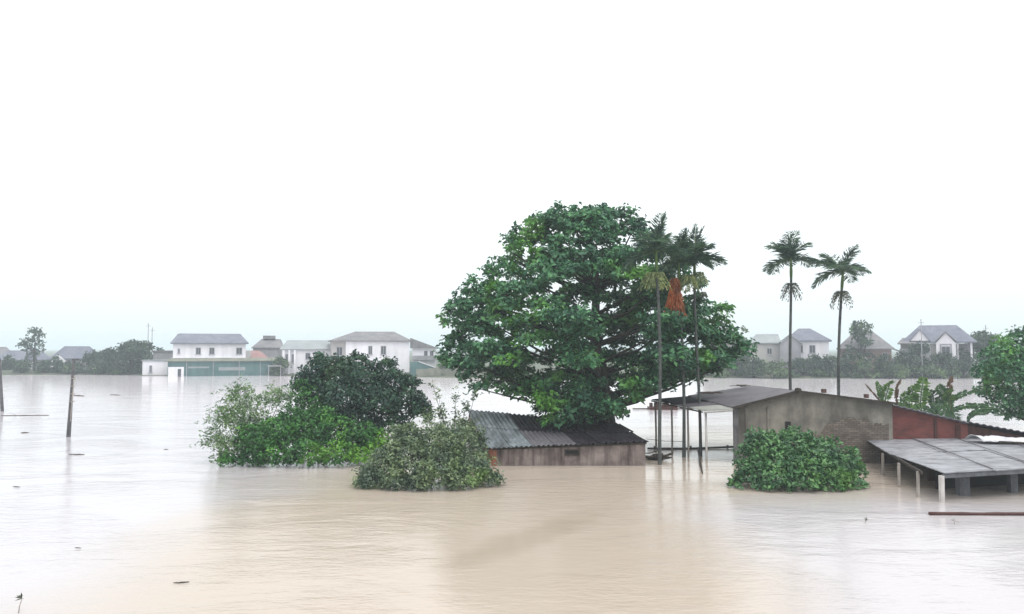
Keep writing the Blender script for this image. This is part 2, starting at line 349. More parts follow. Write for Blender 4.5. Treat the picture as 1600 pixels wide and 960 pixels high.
# ground: flooded bed rising into the far bank and running to the horizon
m, nt, b = nt_mat('grassy_mud')
n = N(nt, 'ShaderNodeTexNoise', Scale=.6, Detail=6.0); nt.links.new(coords(nt), n.inputs['Vector'])
nt.links.new(ramp(nt, n.outputs[0], [(.35, (.05, .07, .04)), (.6, (.08, .09, .06)), (.75, (.12, .11, .08))]), b.inputs['Base Color'])
b.inputs['Roughness'].default_value = .95; bump(nt, b, n.outputs[0], .5, .1)
def bank_y(x):
    t = max(0, min(1, (x + 75) / 90)); return 153 - 18 * t * t * (3 - 2 * t) + 1.2 * math.sin(x * .21) + .7 * math.sin(x * .67 + 1)
mb = MB(); xs_ = [-2500, -900, -400] + [-220 + i * 5 for i in range(89)] + [400, 900, 2500]; prof = [(-220, -2.0), (-40, -2.0), (-2, -1.0), (0, -.02), (1.2, .22), (4, .5), (14, .6), (60, .8), (600, 1), (4300, 1)]
vs_ = []
for x in xs_:
    for dy, z in prof: vs_.append((x, (bank_y(x) if abs(x) < 260 else 150) + dy, z + (.12 * math.sin(x * .5 + dy) if dy > 1 else 0)))
k = len(prof)
mb.add(vs_, [(i * k + j, (i + 1) * k + j, (i + 1) * k + j + 1, i * k + j + 1) for i in range(len(xs_) - 1) for j in range(k - 1)])
tag(mb.build('ground', m, smooth=True), kind='structure')
# haze: closed box of even, pale air
m = bpy.data.materials.new('hazy_air'); m.use_nodes = True; nt = m.node_tree; nt.nodes.clear()
o_ = nt.nodes.new('ShaderNodeOutputMaterial'); pv = nt.nodes.new('ShaderNodeVolumePrincipled')
pv.inputs['Color'].default_value = (*HAZE_COLOR, 1); pv.inputs['Density'].default_value = HAZE_DENSITY; pv.inputs['Anisotropy'].default_value = .1
nt.links.new(pv.outputs[0], o_.inputs['Volume'])
tag(MB().box(-2600, 2600, -230, 4600, -3.2, 24).build('haze', m), kind='stuff', label='pale rainy haze lying over the flooded land', cat='haze')

# ================================================================== FAR VILLAGE
S = 145 / FPX                                      # metres per photo pixel on the far bank
def house_root(name, label, px, d, rz=0, cat='house'):
    x = (px - 800) / FPX * d; return thing(name, label, cat, (x, d, 0), rz - math.atan2(x, d))     # fronts turned to the open water
def hip(mb, x0, x1, y0, y1, ze, zr, r0, r1, oh=.5, t=.18):
    x0 -= oh; x1 += oh; y0 -= oh; y1 += oh; ym = (y0 + y1) / 2
    v = [(x0, y0, ze), (x1, y0, ze), (x1, y1, ze), (x0, y1, ze), (r0, ym, zr), (r1, ym, zr), (x0, y0, ze - t), (x1, y0, ze - t), (x1, y1, ze - t), (x0, y1, ze - t)]
    return mb.add(v, [(0, 1, 5, 4), (1, 2, 5), (2, 3, 4, 5), (3, 0, 4), (6, 7, 1, 0), (7, 8, 2, 1), (8, 9, 3, 2), (9, 6, 0, 3), (9, 8, 7, 6)])
def gable_y(mb, x0, x1, y0, y1, ze, zr, oh=.4, t=.2):   # ridge runs along y, gable faces the camera
    x0 -= oh; x1 += oh; y0 -= oh; xm = (x0 + x1) / 2
    return mb.add([(x0, y0, ze), (xm, y0, zr), (x1, y0, ze), (x0, y1, ze), (xm, y1, zr), (x1, y1, ze), (x0, y0, ze - t), (xm, y0, zr - t), (x1, y0, ze - t), (x0, y1, ze - t), (xm, y1, zr - t), (x1, y1, ze - t)],
                  [(0, 1, 4, 3), (1, 2, 5, 4), (6, 9, 10, 7), (7, 10, 11, 8), (0, 6, 7, 1), (1, 7, 8, 2), (3, 4, 10, 9), (4, 5, 11, 10), (0, 3, 9, 6), (2, 8, 11, 5)])
def win(root, x, z, w, h, y=0, side=None, mat='glass', frame='frame'):
    f = MB(); p = MB(); t = .09
    if side is None:
        f.box(x - w / 2, x - w / 2 + t, y - .09, y + .02, z, z + h).box(x + w / 2 - t, x + w / 2, y - .09, y + .02, z, z + h)
        f.box(x - w / 2 + t, x + w / 2 - t, y - .09, y + .02, z, z + t).box(x - w / 2 + t, x + w / 2 - t, y - .09, y + .02, z + h - t, z + h).box(x - .03, x + .03, y - .085, y - .055, z + t, z + h - t)
        f.box(x - w / 2 - .1, x + w / 2 + .1, y - .16, y + .02, z - .08, z)
        p.box(x - w / 2 + t, x + w / 2 - t, y - .05, y + .02, z + t, z + h - t)
    else:
        f.box(side - .02, side + .09 * (1 if side > 0 else -1), x - w / 2, x - w / 2 + t, z, z + h).box(side - .02, side + .09 * (1 if side > 0 else -1), x + w / 2 - t, x + w / 2, z, z + h)
        p.box(side - .02, side + .05 * (1 if side > 0 else -1), x - w / 2 + t, x + w / 2 - t, z, z + h)
    fo = f.build('window', M[frame], root, local=True); p.build('pane', M[mat], fo, local=True)

# white two-storey house, left
h = house_root('two_storey_house', 'white two-storey house with three small upper windows rising behind the long green netted shed', 330, 152)
MB().box(-6.6, 6.3, 0, 8, -.8, 6.05).build('wall', M['fwhite'], h, local=True)
hip(MB(), -6.6, 6.3, 0, 8, 6.08, 7.9, -5.9, 5.4, .5).build('roof', M['roofblue'], h, local=True)
MB().box(-6.8, 6.9, -.9, -.003, 3.1, 3.28).build('ledge', M['fwhite'], h, local=True)
for x, w in ((-2.2, .9), (.2, .95), (5.1, 1.1)): win(h, x, 3.9, w, 1.3)
win(h, -5.6, 4.1, .4, .9)
MB().box(6.3, 7.3, .5, 7, -.8, 4.6).build('side_wing', M['fcream'], h, local=True)
# white outbuilding
h = house_root('outbuilding', 'small white flat-roofed outbuilding at the water edge, left of the green shed', 247, 149, cat='outbuilding')
MB().box(-2.5, 2.5, 0, 4, -.8, 2.7).build('wall', M['fwhite'], h, local=True)
MB().box(-2.7, 2.7, -.2, 4.2, 2.703, 2.9).build('roof', M['roofpale'], h, local=True)
win(h, -1.1, .6, .5, 1.3)
MB().box(-2.9, 3.6, -1.2, -.1, -.5, .12).build('step', M['fbank'], h, local=True)
# green netted shed
h = house_root('green_shed', 'long low shed wrapped in teal green netting in front of the white two-storey house', 352, 147, cat='shed')
MB().box(-9.6, 9.9, 0, 5, -.8, 2.75).build('wall', M['fgreen'], h, local=True)
hip(MB(), -9.7, 9.9, 0, 5, 2.78, 3.3, -9, 9.3, .3, .12).build('roof', M['fbank'], h, local=True)
MB().box(-6.2, -2.6, -.06, -.002, 1.45, 1.75).box(-1, 3.6, -.06, -.002, 1.0, 1.6).build('torn_netting', M['roofpale'], h, local=True)
MB().box(-9.5, -6.9, -.12, -.003, -.5, 1.7).build('white_panel', M['fwhite'], h, local=True)
MB().box(-7.9, -7.35, -.2, -.123, -.2, 1.35).build('doorway', M['glass'], h, local=True)
for x in (-6.5, -2, 2.5, 6.2): MB().box(x, x + .12, -.12, -.07, -.5, 2.7).build('post', M['fgrey'], h, local=True)
h = house_root('water_tank_stand', 'small grey frame stand on the far bank beside the green shed', 430, 146, cat='stand')
MB().box(-1.2, 1.2, -.6, .6, 1.75, 1.95).build('platform', M['fgrey'], h, local=True)
for x, y in ((-1.1, -.5), (1.0, -.5), (-1.1, .4), (1.0, .4)): MB().box(x, x + .15, y, y + .15, -.7, 1.748).build('leg', M['fgrey'], h, local=True)
# pink roof house
h = house_root('low_house', 'low house with a faded red roof between the white house and the dark grey house', 400, 156)
MB().box(-2.4, 2.4, 0, 5, -.8, 2.9).build('wall', M['fcream'], h, local=True)
hip(MB(), -2.4, 2.4, 0, 5, 2.93, 4.6, -1.9, .7, .4).build('roof', M['roofred'], h, local=True)
# grey house
h = house_root('grey_house', 'dark grey house with a stepped roof cap behind the low red roof', 419, 164)
MB().box(-2.9, 2.9, 0, 7, -.8, 5.2).build('wall', M['fgrey'], h, local=True)
hip(MB(), -2.9, 2.9, 0, 7, 5.23, 7.0, -1.3, 2.6, .3).build('roof', M['roofgrey'], h, local=True)
MB().box(-1.0, 1.5, 2.8, 4.2, 7.003, 7.7).build('roof_cap', M['roofgrey'], h, local=True)
# pale green-white house
h = house_root('pale_house', 'pale mint house with front columns between the grey house and the large hip-roofed house', 479, 150)
MB().box(-4.4, 4.7, 0, 7, -.8, 4.9).build('wall', M['fwhite'], h, local=True)
hip(MB(), -4.4, 4.7, 0, 7, 4.93, 6.6, -3.5, 4.2, .4).build('roof', M['roofpale'], h, local=True)
for x in (-4.2, -3.2, -2.2): MB().box(x, x + .3, -.9, -.6, -.7, 4.72).build('column', M['fwhite'], h, local=True)
win(h, -3.5, 2.4, .5, 1.6); win(h, -2.4, 2.4, .5, 1.6); win(h, .3, 3, .9, 1.2); win(h, 2.9, 3, .8, 1.2)
# large white hip-roof house
h = house_root('hip_roofed_house', 'large white house with a wide grey hip roof behind the dark bush', 584, 147, R(6))
MB().box(-5.0, 6.6, 0, 7.5, -.8, 6.45).build('wall', M['fwhite'], h, local=True)
MB().box(-7.4, -5.003, .5, 7, -.8, 6.45).build('side_wing', M['fcream'], h, local=True)
hip(MB(), -7.4, 6.6, 0, 7.5, 6.48, 8.2, -3, 4.2, .45).build('roof', M['roofgrey'], h, local=True)
win(h, -6.1, 3.7, 1.1, 1.6, .5); win(h, -.6, 3.9, .75, 1.6); win(h, 1.8, 3.9, 1.0, 1.6)
MB().box(-4, 3.5, -.5, -.003, 2.3, 2.45).build('ledge', M['fcream'], h, local=True)
h = house_root('annex_house', 'white annex with balcony and lean roof, right end of the large hip-roofed house', 663, 149.5)
MB().box(-2.2, 2.2, 0, 6, -.8, 5).build('wall', M['fwhite'], h, local=True)
MB().add([(-2.6, -.5, 7), (2.7, -.5, 5.05), (2.7, 6.4, 5.05), (-2.6, 6.4, 7), (-2.6, -.5, 5.02), (-2.6, 6.4, 5.02), (2.7, -.5, 5.02), (2.7, 6.4, 5.02)],
         [(0, 1, 2, 3), (4, 6, 1, 0), (3, 2, 7, 5), (4, 5, 7, 6), (0, 3, 5, 4), (1, 6, 7, 2)]).build('roof', M['roofgrey'], h, local=True)
MB().box(-2.2, 2.2, -1.3, -.003, 2.9, 3.1).box(-2.2, 2.2, -1.3, -1.2, 3.1, 3.7).build('balcony', M['fgrey'], h, local=True)
win(h, .3, 3.5, .7, 1.1); win(h, 1.4, 3.5, .7, 1.1)
h = house_root('green_tent', 'green tarpaulin shelter on the bank below the annex balcony', 664, 143, cat='shelter')
MB().slab([(-2.6, 0, -.5), (2.5, 0, -.5), (2.5, 0, 1.3), (-1.0, 0, 2.6), (-2.6, 0, 2.6)], (0, 3, 0)).build('cover', M['fgreen'], h, local=True)
MB().beam((-1.1, -.1, 2.7), (2.6, -.1, 1.4), .12, .12).build('ridge_pole', M['fwhite'], h, local=True)
h = house_root('bank_wall', 'low grey overgrown wall along the far bank left of the big tree', 722, 141, cat='wall')
bw = MB(); rr = random.Random(4)
for i in range(16):
    x = -8 + i; bw.box(x, x + 1 - .01, 0 + rr.uniform(-.05, .05), .5, -.7, 1.5 + rr.uniform(-.15, .25))
bw.build('masonry', M['fbank'], h, local=True)

# far-left faded houses
h = house_root('cottage', 'faint pinkish cottage with a blue-grey roof behind the lone tree, far left', 48, 172)
MB().box(-6, 4, 0, 6, -.8, 2.6).build('wall', M['fcream'], h, local=True)
hip(MB(), -6, 4, 0, 6, 2.63, 4.6, -4.2, 2, .4).build('roof', M['roofblue'], h, local=True)
for x in (-3.6, -1.6, .8, 2.6): win(h, x, .6, .7, 1.4)
h = house_root('cottage', 'faint grey-roofed cottage cut off by the left edge of the photo', -2, 180)
MB().box(-6, 3, 0, 6, -.8, 3.4).build('wall', M['fcream'], h, local=True)
hip(MB(), -6, 3, 0, 6, 3.43, 5.4, -4.2, 1.6, .4).build('roof', M['roofgrey'], h, local=True)
win(h, 1.5, 1.2, .8, 1.2)
h = house_root('hip_roofed_cottage', 'faint grey house with pale front gable between the lone tree and dense far tree', 122, 165)
MB().box(-4.6, 4.6, 0, 6, -.8, 3.0).build('wall', M['fgrey'], h, local=True)
hip(MB(), -4.6, 4.6, 0, 6, 3.03, 5.5, -2.4, 2.2, .4).build('roof', M['roofblue'], h, local=True)
MB().slab([(-4.8, -1.5, -.8), (-1.8, -1.5, -.8), (-1.8, -1.5, 2.2), (-3.3, -1.5, 3.9), (-4.8, -1.5, 2.2)], (0, 1.49, 0)).build('front_gable', M['fwhite'], h, local=True)
win(h, -3.3, .8, .7, 1.2, -1.5)
h = house_root('flat_roofed_house', 'low flat-roofed grey building behind the small white outbuilding', 262, 162)
MB().box(-2.6, 3.4, 0, 5, -.8, 4.3).build('wall', M['fgrey'], h, local=True)
MB().box(-2.8, 3.6, -.2, 5.2, 4.303, 4.6).build('roof', M['roofgrey'], h, local=True)

# right-hand houses (bank about 135 m away)
h = house_root('grey_gabled_house', 'pale house with a grey plastered gable and white roof behind the left tall palm', 1212, 139)
MB().box(-4.4, .6, 1.5, 8, -.8, 6.0).build('wall', M['fcream'], h, local=True)
MB().slab([(.603, 0, -.8), (4.0, 0, -.8), (4.0, 0, 5.9), (2.3, 0, 7.3), (.603, 0, 5.9)], (0, 7, 0)).build('gable_wall', M['fgrey'], h, local=True)
hip(MB(), -4.4, .5, 1.5, 8, 6.03, 7.6, -3.4, .4, .35).build('roof', M['roofpale'], h, local=True)
gable_y(MB(), .6, 4.0, 0, 7, 5.95, 7.5, .35).build('gable_roof', M['roofpale'], h, local=True)
win(h, -1.1, 4.0, .85, 1.1, 1.5)
h = house_root('white_villa', 'bright white house with a pyramid roof between the two areca palms', 1262, 140)
MB().box(-3.4, 3.4, 0, 7, -.8, 6.4).build('wall', M['fwhite'], h, local=True)
hip(MB(), -3.4, 3.4, 0, 7, 6.43, 8.6, -1.6, .4, .5).build('roof', M['roofblue'], h, local=True)
win(h, -1.2, 4.3, .75, 1.3); win(h, .7, 4.2, 1.0, 1.4)
MB().box(-3, 4.2, -1.6, -.003, 3.0, 3.25).build('porch_roof', M['roofgrey'], h, local=True)
h = house_root('pink_brick_house', 'pinkish brick house half hidden by a tree right of the right areca palm', 1356, 138)
MB().box(-4.6, 3.6, 0, 7, -.8, 5.0).build('wall', M['fpink'], h, local=True)
hip(MB(), -4.6, 3.6, 0, 7, 5.03, 8.0, -2.2, .8, .5).build('roof', M['roofgrey'], h, local=True)
MB().box(3.603, 5.2, .5, 6, -.8, 3.3).build('side_wing', M['fgrey'], h, local=True)
MB().slab([(3.5, .2, 5.0), (5.6, .2, 4.2), (5.6, .2, 4.4), (3.5, .2, 5.2)], (0, 6, 0)).build('side_roof', M['roofgrey'], h, local=True)
win(h, 2.6, 3.0, .9, 1.3); win(h, -3, 3.0, .8, 1.2)
MB().slab([(-1.6, -1.4, 2.7), (.2, -1.4, 2.7), (-.7, -1.4, 3.9)], (0, 1.39, 0)).build('porch_gable', M['fwhite'], h, local=True)
h = house_root('dormer_villa', 'white villa with a blue-grey roof, white dormer gable and framed window, far right bank', 1466, 137)
MB().box(-5.9, 2.6, 0, 7, -.8, 5.9).build('wall', M['fwhite'], h, local=True)
hip(MB(), -5.2, 5.2, -.3, 7.5, 6.2, 9.1, -2.9, 2.8, .5).build('roof', M['roofblue'], h, local=True)
hip(MB(), -6.0, -3.6, -1.4, 4, 5.93, 6.9, -5.6, -4, .3).build('porch_roof', M['roofgrey'], h, local=True)
MB().slab([(-.4, -1.2, -.8), (2.5, -1.2, -.8), (2.5, -1.2, 6.0), (1.05, -1.2, 7.7), (-.4, -1.2, 6.0)], (0, 1.19, 0)).build('dormer_wall', M['fwhite'], h, local=True)
gable_y(MB(), -.5, 2.6, -1.3, 3, 6.05, 7.95, .3).build('dormer_roof', M['roofgrey'], h, local=True)
win(h, 1.05, 3.1, 1.3, 2.3, -1.2)
MB().box(.15, .37, -1.28, -1.203, 2.7, 5.8).box(1.73, 1.95, -1.28, -1.203, 2.7, 5.8).box(.37, 1.73, -1.28, -1.203, 5.58, 5.8).build('window_surround', M['fgrey'], h, local=True)
MB().slab([(-4.3, -.9, 6.35), (-1.4, -.9, 6.35), (-2.85, -.9, 8.1)], (0, 2.4, 0)).build('side_gable', M['fwhite'], h, local=True)
gable_y(MB(), -4.35, -1.35, -.95, 2.4, 6.35, 8.3, .15).build('side_gable_roof', M['roofblue'], h, local=True)
MB().box(-1.2, -.45, -.12, -.003, -.5, 5.9).box(-5.9, -4.4, -.12, -.003, 5.0, 5.9).build('corner_pier', M['fcream'], h, local=True)
MB().box(2.65, 5.1, 0, 4, 2.6, 2.8).build('balcony', M['fgrey'], h, local=True)
for x in (2.7, 4.7): MB().box(x, x + .3, 0, .3, 2.803, 5.96).build('column', M['fwhite'], h, local=True)
MB().box(2.65, 5.1, 3, 4, -.8, 2.59).box(2.65, 5.1, 3.2, 4, 2.803, 5.9).build('side_wall', M['fgrey'], h, local=True)
win(h, -3.6, 3.8, 1.6, .9)
h = house_root('green_roofed_house', 'house with a pale green roof just showing behind the right side of the big tree', 1140, 150)
MB().box(-5, 3.6, 0, 7, -.8, 6.2).build('wall', M['fcream'], h, local=True)
hip(MB(), -5, 3.6, 0, 7, 6.23, 8.1, -3.5, 1.4, .4).build('roof', M['roofgreen'], h, local=True)

# far trees and bushes
def far_tree(px, pytop, pybase, wpx, d, label, name='far_tree', cat='tree', mat='farleaf', dens=2.2, seed=1, L=.55, airy=False, trunk=True, group=None):
    rr = random.Random(seed); x0 = (px - 800) / FPX * d; s = d / FPX
    z1 = P(px, pytop, d).z; cl = []
    H = z1; wr = wpx * s / 2
    n = 9 if not airy else 12
    for i in range(n):
        a = rr.uniform(0, 6.28); q = rr.uniform(.2, .75); zz = rr.uniform(.35 if trunk else .1, .82)
        prof_ = math.sin(min(1, max(.05, (zz - (.2 if trunk else -.5)) / (.9 if trunk else 1.5))) * math.pi) ** .5
        r = wr * rr.uniform(.3, .5) * (.65 if airy else 1)
        cl.append((x0 + math.cos(a) * q * wr * prof_, d + math.sin(a) * q * wr * prof_, H * zz, r, r, min(r * .75, H * .3)))
    r = wr * .45; cl.append((x0, d, H - r * .7, r, r, r * .7))
    t = thing(name, label, cat, (x0, d, 0), 0, group)
    np_mesh('foliage', foliage(cl, dens, 5, L, L * .6, seed, zmin=.02), M[mat], t)
    mb = MB()
    if trunk: mb.tube([(x0, d, -.5), (x0 + .1, d, H * .3), (x0, d, H * .75)], [.22, .16, .06], 7)
    stems(mb, (x0, d, H * .25 if trunk else -.3), cl, .08, seed, 6); mb.build('trunk' if trunk else 'stem', M['bark'], t)
    return t
far_tree(55, 512, 584, 50, 162, 'tall airy lone tree standing above the pinkish cottage, far left', dens=1.5, airy=True, seed=3, L=.5)
far_tree(205, 534, 585, 72, 153, 'dense dark round tree left of the small white outbuilding', seed=4, dens=2.6, name='dense_tree')
far_tree(172, 545, 585, 34, 154, 'lower bushy tree leaning against the left side of the dense dark tree', seed=5)
far_tree(142, 548, 584, 30, 158, 'small tree at the right end of the faint hip-roofed cottage', seed=6)
far_tree(90, 558, 584, 26, 156, 'round bush in front of the left wall of the faint hip-roofed cottage', seed=7, trunk=False, name='bush', cat='bush')
far_tree(250, 545, 585, 24, 168, 'small tree top above the flat-roofed grey building', seed=8)
far_tree(14, 556, 584, 26, 163, 'dark shrub between the two faint cottages at the left edge', seed=9, trunk=False, name='bush', cat='bush')
far_tree(438, 560, 588, 34, 148, 'green bush between the green shed and the mint house', seed=10, trunk=False, name='bush', cat='bush', mat='farleafpale')
far_tree(700, 566, 590, 30, 142.5, 'green bush on top of the low overgrown bank wall', seed=11, trunk=False, name='bush', cat='bush', mat='farleafpale')
# far bank bushes on the right, each one a plant
bushes = [
 (1112, 556, 50, 138, 'farleafpale', 'pale green bush on the far bank under the tip of the big tree'),
 (1150, 552, 46, 139.5, 'farleaf', 'bush on the far bank just right of the big tree, below the green roof'),
 (1176, 560, 40, 136, 'farleaf', 'dark bush in front of the pale wall of the gabled far house'),
 (1208, 566, 46, 134.5, 'farleafpale', 'bright green low bush left of the left areca trunk at the water edge'),
 (1246, 562, 36, 136, 'farleaf', 'grey-green bush right behind the left areca trunk'),
 (1270, 556, 40, 137, 'farleaf', 'tall dark bush under the bright white house'),
 (1294, 556, 34, 136, 'farleaf', 'bush just left of the right areca trunk on the far bank'),
 (1322, 553, 36, 136, 'farleaf', 'bush just right of the right areca trunk on the far bank'),
 (1350, 562, 40, 134.5, 'farleafpale', 'low bush in front of the pinkish brick house'),
 (1380, 556, 40, 135.5, 'farleaf', 'bush below the right corner of the pinkish brick house'),
 (1412, 548, 42, 136, 'farleaf', 'bush between the pinkish brick house and the dormer villa'),
 (1442, 536, 40, 136.3, 'farleaf', 'tall dark bush covering the left front of the dormer villa'),
 (1472, 552, 44, 135, 'farleaf', 'wide bush below the dormer window of the villa'),
 (1502, 546, 40, 135.6, 'farleaf', 'bush below the balcony of the dormer villa'),
 (1395, 570, 50, 134, 'farleafpale', 'low pale bush at the water edge left of the villa'),
 (1450, 572, 50, 134, 'farleafpale', 'low pale bush at the water edge below the villa'),
 (1575, 560, 60, 137, 'farleaf', 'hazy bush behind the green tree at the right edge'),
]
for i, (px, pt, w, d, mt, lab) in enumerate(bushes):
    far_tree(px, pt - 1, 590, w * 1.1, d, lab, 'bank_bush', 'bush', mt, 2.4, 40 + i, .42, trunk=False, group='bushes along the far bank')
far_tree(1345, 502, 585, 62, 136.6, 'rounded tree in front of the pinkish brick house, taller than its roof', seed=21, dens=1.5, airy=True, name='far_tree')
far_tree(1535, 519, 585, 54, 141, 'dense dome-shaped tree right of the dormer villa', seed=22, dens=3, name='dome_tree')
far_tree(1508, 540, 585, 34, 139, 'lower tree between the dormer villa and the dome-shaped tree', seed=23)
far_tree(1160, 514, 585, 26, 146, 'rounded treetop behind the green-roofed house', seed=24, mat='farleafpale')
for i, (px, pt, w, lab) in enumerate(((34, 566, 30, 'low hazy bush in front of the pinkish cottage at far left'), (72, 564, 24, 'low hazy bush just right of the tall lone tree'), (112, 567, 40, 'wide low bush under the faint hip-roofed cottage'),
        (152, 566, 34, 'low bush between the hip-roofed cottage and the dense dark tree'), (190, 564, 34, 'low bush at the foot of the dense dark tree, left side'), (214, 565, 28, 'low bush touching the left wall of the small white outbuilding'))):
    far_tree(px, pt, 586, w * 1.2, 155, lab, 'bank_bush', 'bush', 'farleaf', 2.4, 80 + i, .42, trunk=False, group='bushes along the far left bank')
# masts
for px, py, d, lab in ((232, 505, 165, 'left and taller of two thin faint masts above the flat-roofed building'), (238, 512, 168, 'right and shorter of the two thin faint masts above the flat-roofed building'), (1540, 508, 150, 'thin faint mast rising behind the dome-shaped tree'), (1439, 499, 134, 'dark utility pole standing in front of the left half of the dormer villa')):
    a = P(px, py, d); t = thing('mast', lab, 'mast', (a.x, d, 0))
    MB().tube([(a.x, d, 0), (a.x, d, a.z)], .07, 6).build('shaft', M['fgrey'], t)
    MB().beam((a.x - .5, d, a.z - .6), (a.x + .5, d, a.z - .6), .06, .06).build('crossbar', M['fgrey'], t)

# ================================================================== BIG TREE
def interp(y, tab):
    for (a, l1, r1), (b_, l2, r2) in zip(tab[:-1], tab[1:]):
        if a <= y <= b_:
            t = (y - a) / (b_ - a); return l1 + (l2 - l1) * t, r1 + (r2 - r1) * t
    return tab[-1][1], tab[-1][2]
crown = [(322, 905, 955), (336, 850, 990), (348, 826, 1000), (370, 800, 1004), (385, 797, 1012), (400, 782, 1040), (420, 775, 1070), (430, 752, 1080), (455, 728, 1088), (470, 722, 1092), (485, 702, 1120), (500, 700, 1138), (520, 712, 1140), (535, 700, 1160), (560, 694, 1158), (575, 712, 1130), (590, 735, 1095), (604, 765, 1040), (618, 790, 1010), (640, 830, 985), (664, 850, 925)]
rr = random.Random(11); TD = 40.5; clumps = []
M['sheetdark'].node_tree.nodes['Principled BSDF'].inputs['Specular IOR Level'].default_value = .1
tries = 0
while len(clumps) < 138 and tries < 40000:
    tries += 1
    py = rr.uniform(336, 656); l, r_ = interp(py, crown)
    rp = rr.uniform(22, 36) * (1 if py < 600 else .8)
    ins = 15 if py < 600 else 4
    l2, r2 = l + ins + rp * .9, r_ - ins - rp * .9
    if r2 <= l2: continue
    px = rr.uniform(l2, r2); q = abs((px - (l2 + r2) / 2) / ((r2 - l2) / 2 + 1e-6))
    half = (r2 - l2) / 2 * TD / FPX
    vt = max(0, 1 - abs(py - 520) / 230)
    dep = min(6.0, half) * math.sqrt(max(0, 1 - q * q)) * .95
    fr = rr.random()
    y = TD - dep * (rr.uniform(.75, 1) if fr < .68 else rr.uniform(-1, .7))
    if py > 600: y = TD - rr.uniform(-.5, 3.8)
    hol = any(((px - hx) / hr) ** 2 + ((py - hy) / hv) ** 2 < 1 for hx, hy, hr, hv in ((935, 462, 85, 24), (975, 535, 55, 62), (905, 590, 80, 22), (850, 565, 50, 18), (800, 596, 60, 16)))
    if hol and py < 610:
        if rr.random() < .35: continue
        y = TD + rr.uniform(-.5, 2.5)
    c = C(px, py, y, rp, rp * .36)
    # pixel position is held, so check spacing in space
    if any((c[0] - k_[0]) ** 2 + (c[1] - k_[1]) ** 2 * .6 + ((c[2] - k_[2]) * 2.0) ** 2 < 1.3 ** 2 for k_ in clumps): continue
    if (px - 768) ** 2 + ((py - 510) * 1.6) ** 2 < 13 ** 2: continue
    clumps.append(c)
# rim clumps to hold the uneven outline
for px, py, rp in ((990, 356, 17), (955, 338, 15), (926, 340, 15), (905, 350, 17), (872, 338, 13), (868, 356, 18), (832, 350, 13), (838, 366, 17), (800, 378, 13), (818, 388, 17), (800, 404, 15), (786, 420, 15), (770, 432, 12), (762, 450, 17), (738, 458, 13), (742, 474, 16), (714, 478, 14), (722, 494, 17), (700, 494, 9), (735, 512, 14),
                   (712, 530, 15), (728, 545, 17), (702, 548, 12), (698, 566, 12), (718, 566, 18), (740, 580, 17), (1010, 372, 18), (1030, 395, 18), (1060, 420, 20), (1080, 445, 19), (1085, 470, 17), (1070, 495, 18), (1100, 488, 16), (1132, 486, 11), (1108, 505, 15), (1130, 515, 13), (1110, 530, 18), (1142, 530, 14), (1164, 541, 10), (1150, 552, 12), (1120, 552, 17), (1126, 574, 12), (1095, 572, 18), (1050, 590, 20), (1080, 592, 14), (1030, 604, 16), (1008, 610, 14), (985, 622, 15), (962, 640, 14), (948, 652, 9),
                   (745, 607, 13), (762, 600, 14), (788, 610, 11), (845, 626, 16), (880, 640, 24), (865, 660, 18), (900, 658, 16), (930, 636, 20), (910, 622, 24), (838, 607, 18)):
    clumps.append(C(px, py, TD - (3.2 if py > 600 else .6) + rr.uniform(-.8, .8), rp * 1.05, rp * .62))
for i in range(34):
    py = 334 + 280 * i / 34 + rr.uniform(-3, 3); l, r_ = interp(py, crown); e_ = rr.uniform(-12, 7)
    px = (l - e_) if i % 2 else (r_ + e_)
    if px > 1012 and py < 470: continue
    rp = rr.uniform(5, 12); clumps.append(C(px, py, TD + rr.uniform(-1.5, 1.5), rp * 1.3, rp * .8))
for px in range(850, 985, 24): clumps.append(C(px, 334 + rr.uniform(-7, 6) + abs(px - 915) * .06, TD + rr.uniform(-1.5, 1.5), rr.uniform(8, 13), rr.uniform(6, 10)))
tb = Vector((4.6, TD, -1.0)); t = thing('almond_tree', 'huge spreading dark green tree leaning over the small flooded shed', 'tree', (tb.x, tb.y, 0))
np_mesh('crown', foliage(clumps, 8.2, 7, .28, .15, 5, up=.9, spread=1.0, droop=.25, inner=.35, lowcut=-.3, stray=.22), M['almond'], t)
mb = MB()
mb.tube([tb, (4.5, TD, 1.5), (4.3, TD, 3.5), (4.2, TD, 6), (4.3, TD + .1, 8.5), (4.3, TD, 10.2)], [.48, .42, .36, .26, .15, .05], 12)
for c in clumps[::4]:
    b_ = Vector(c[:3]); z0 = min(8.0, max(1.8, b_.z - abs(b_.x - 4.3) * .35 - .6)); a = Vector((4.3, TD, z0))
    mid = a.lerp(b_, .5) + Vector((rr.uniform(-.3, .3), rr.uniform(-.3, .3), -.25 + rr.uniform(-.1, .2)))
    mb.tube([a, a.lerp(mid, .5), mid, mid.lerp(b_, .55), b_], [.10, .08, .06, .04, .015], 6)
mb.build('trunk', M['bark'], t, smooth=True)
pp = P(960, 640, 39.2); mb = MB(); mb.tube([(pp.x, 39.2, -1), (pp.x - .05, 39.2, 1.2), (pp.x - .25, 39.4, 2.6), (4.6, TD, 4.4)], [.16, .15, .14, .1], 8); mb.build('limb', M['bark'], t, smooth=True)

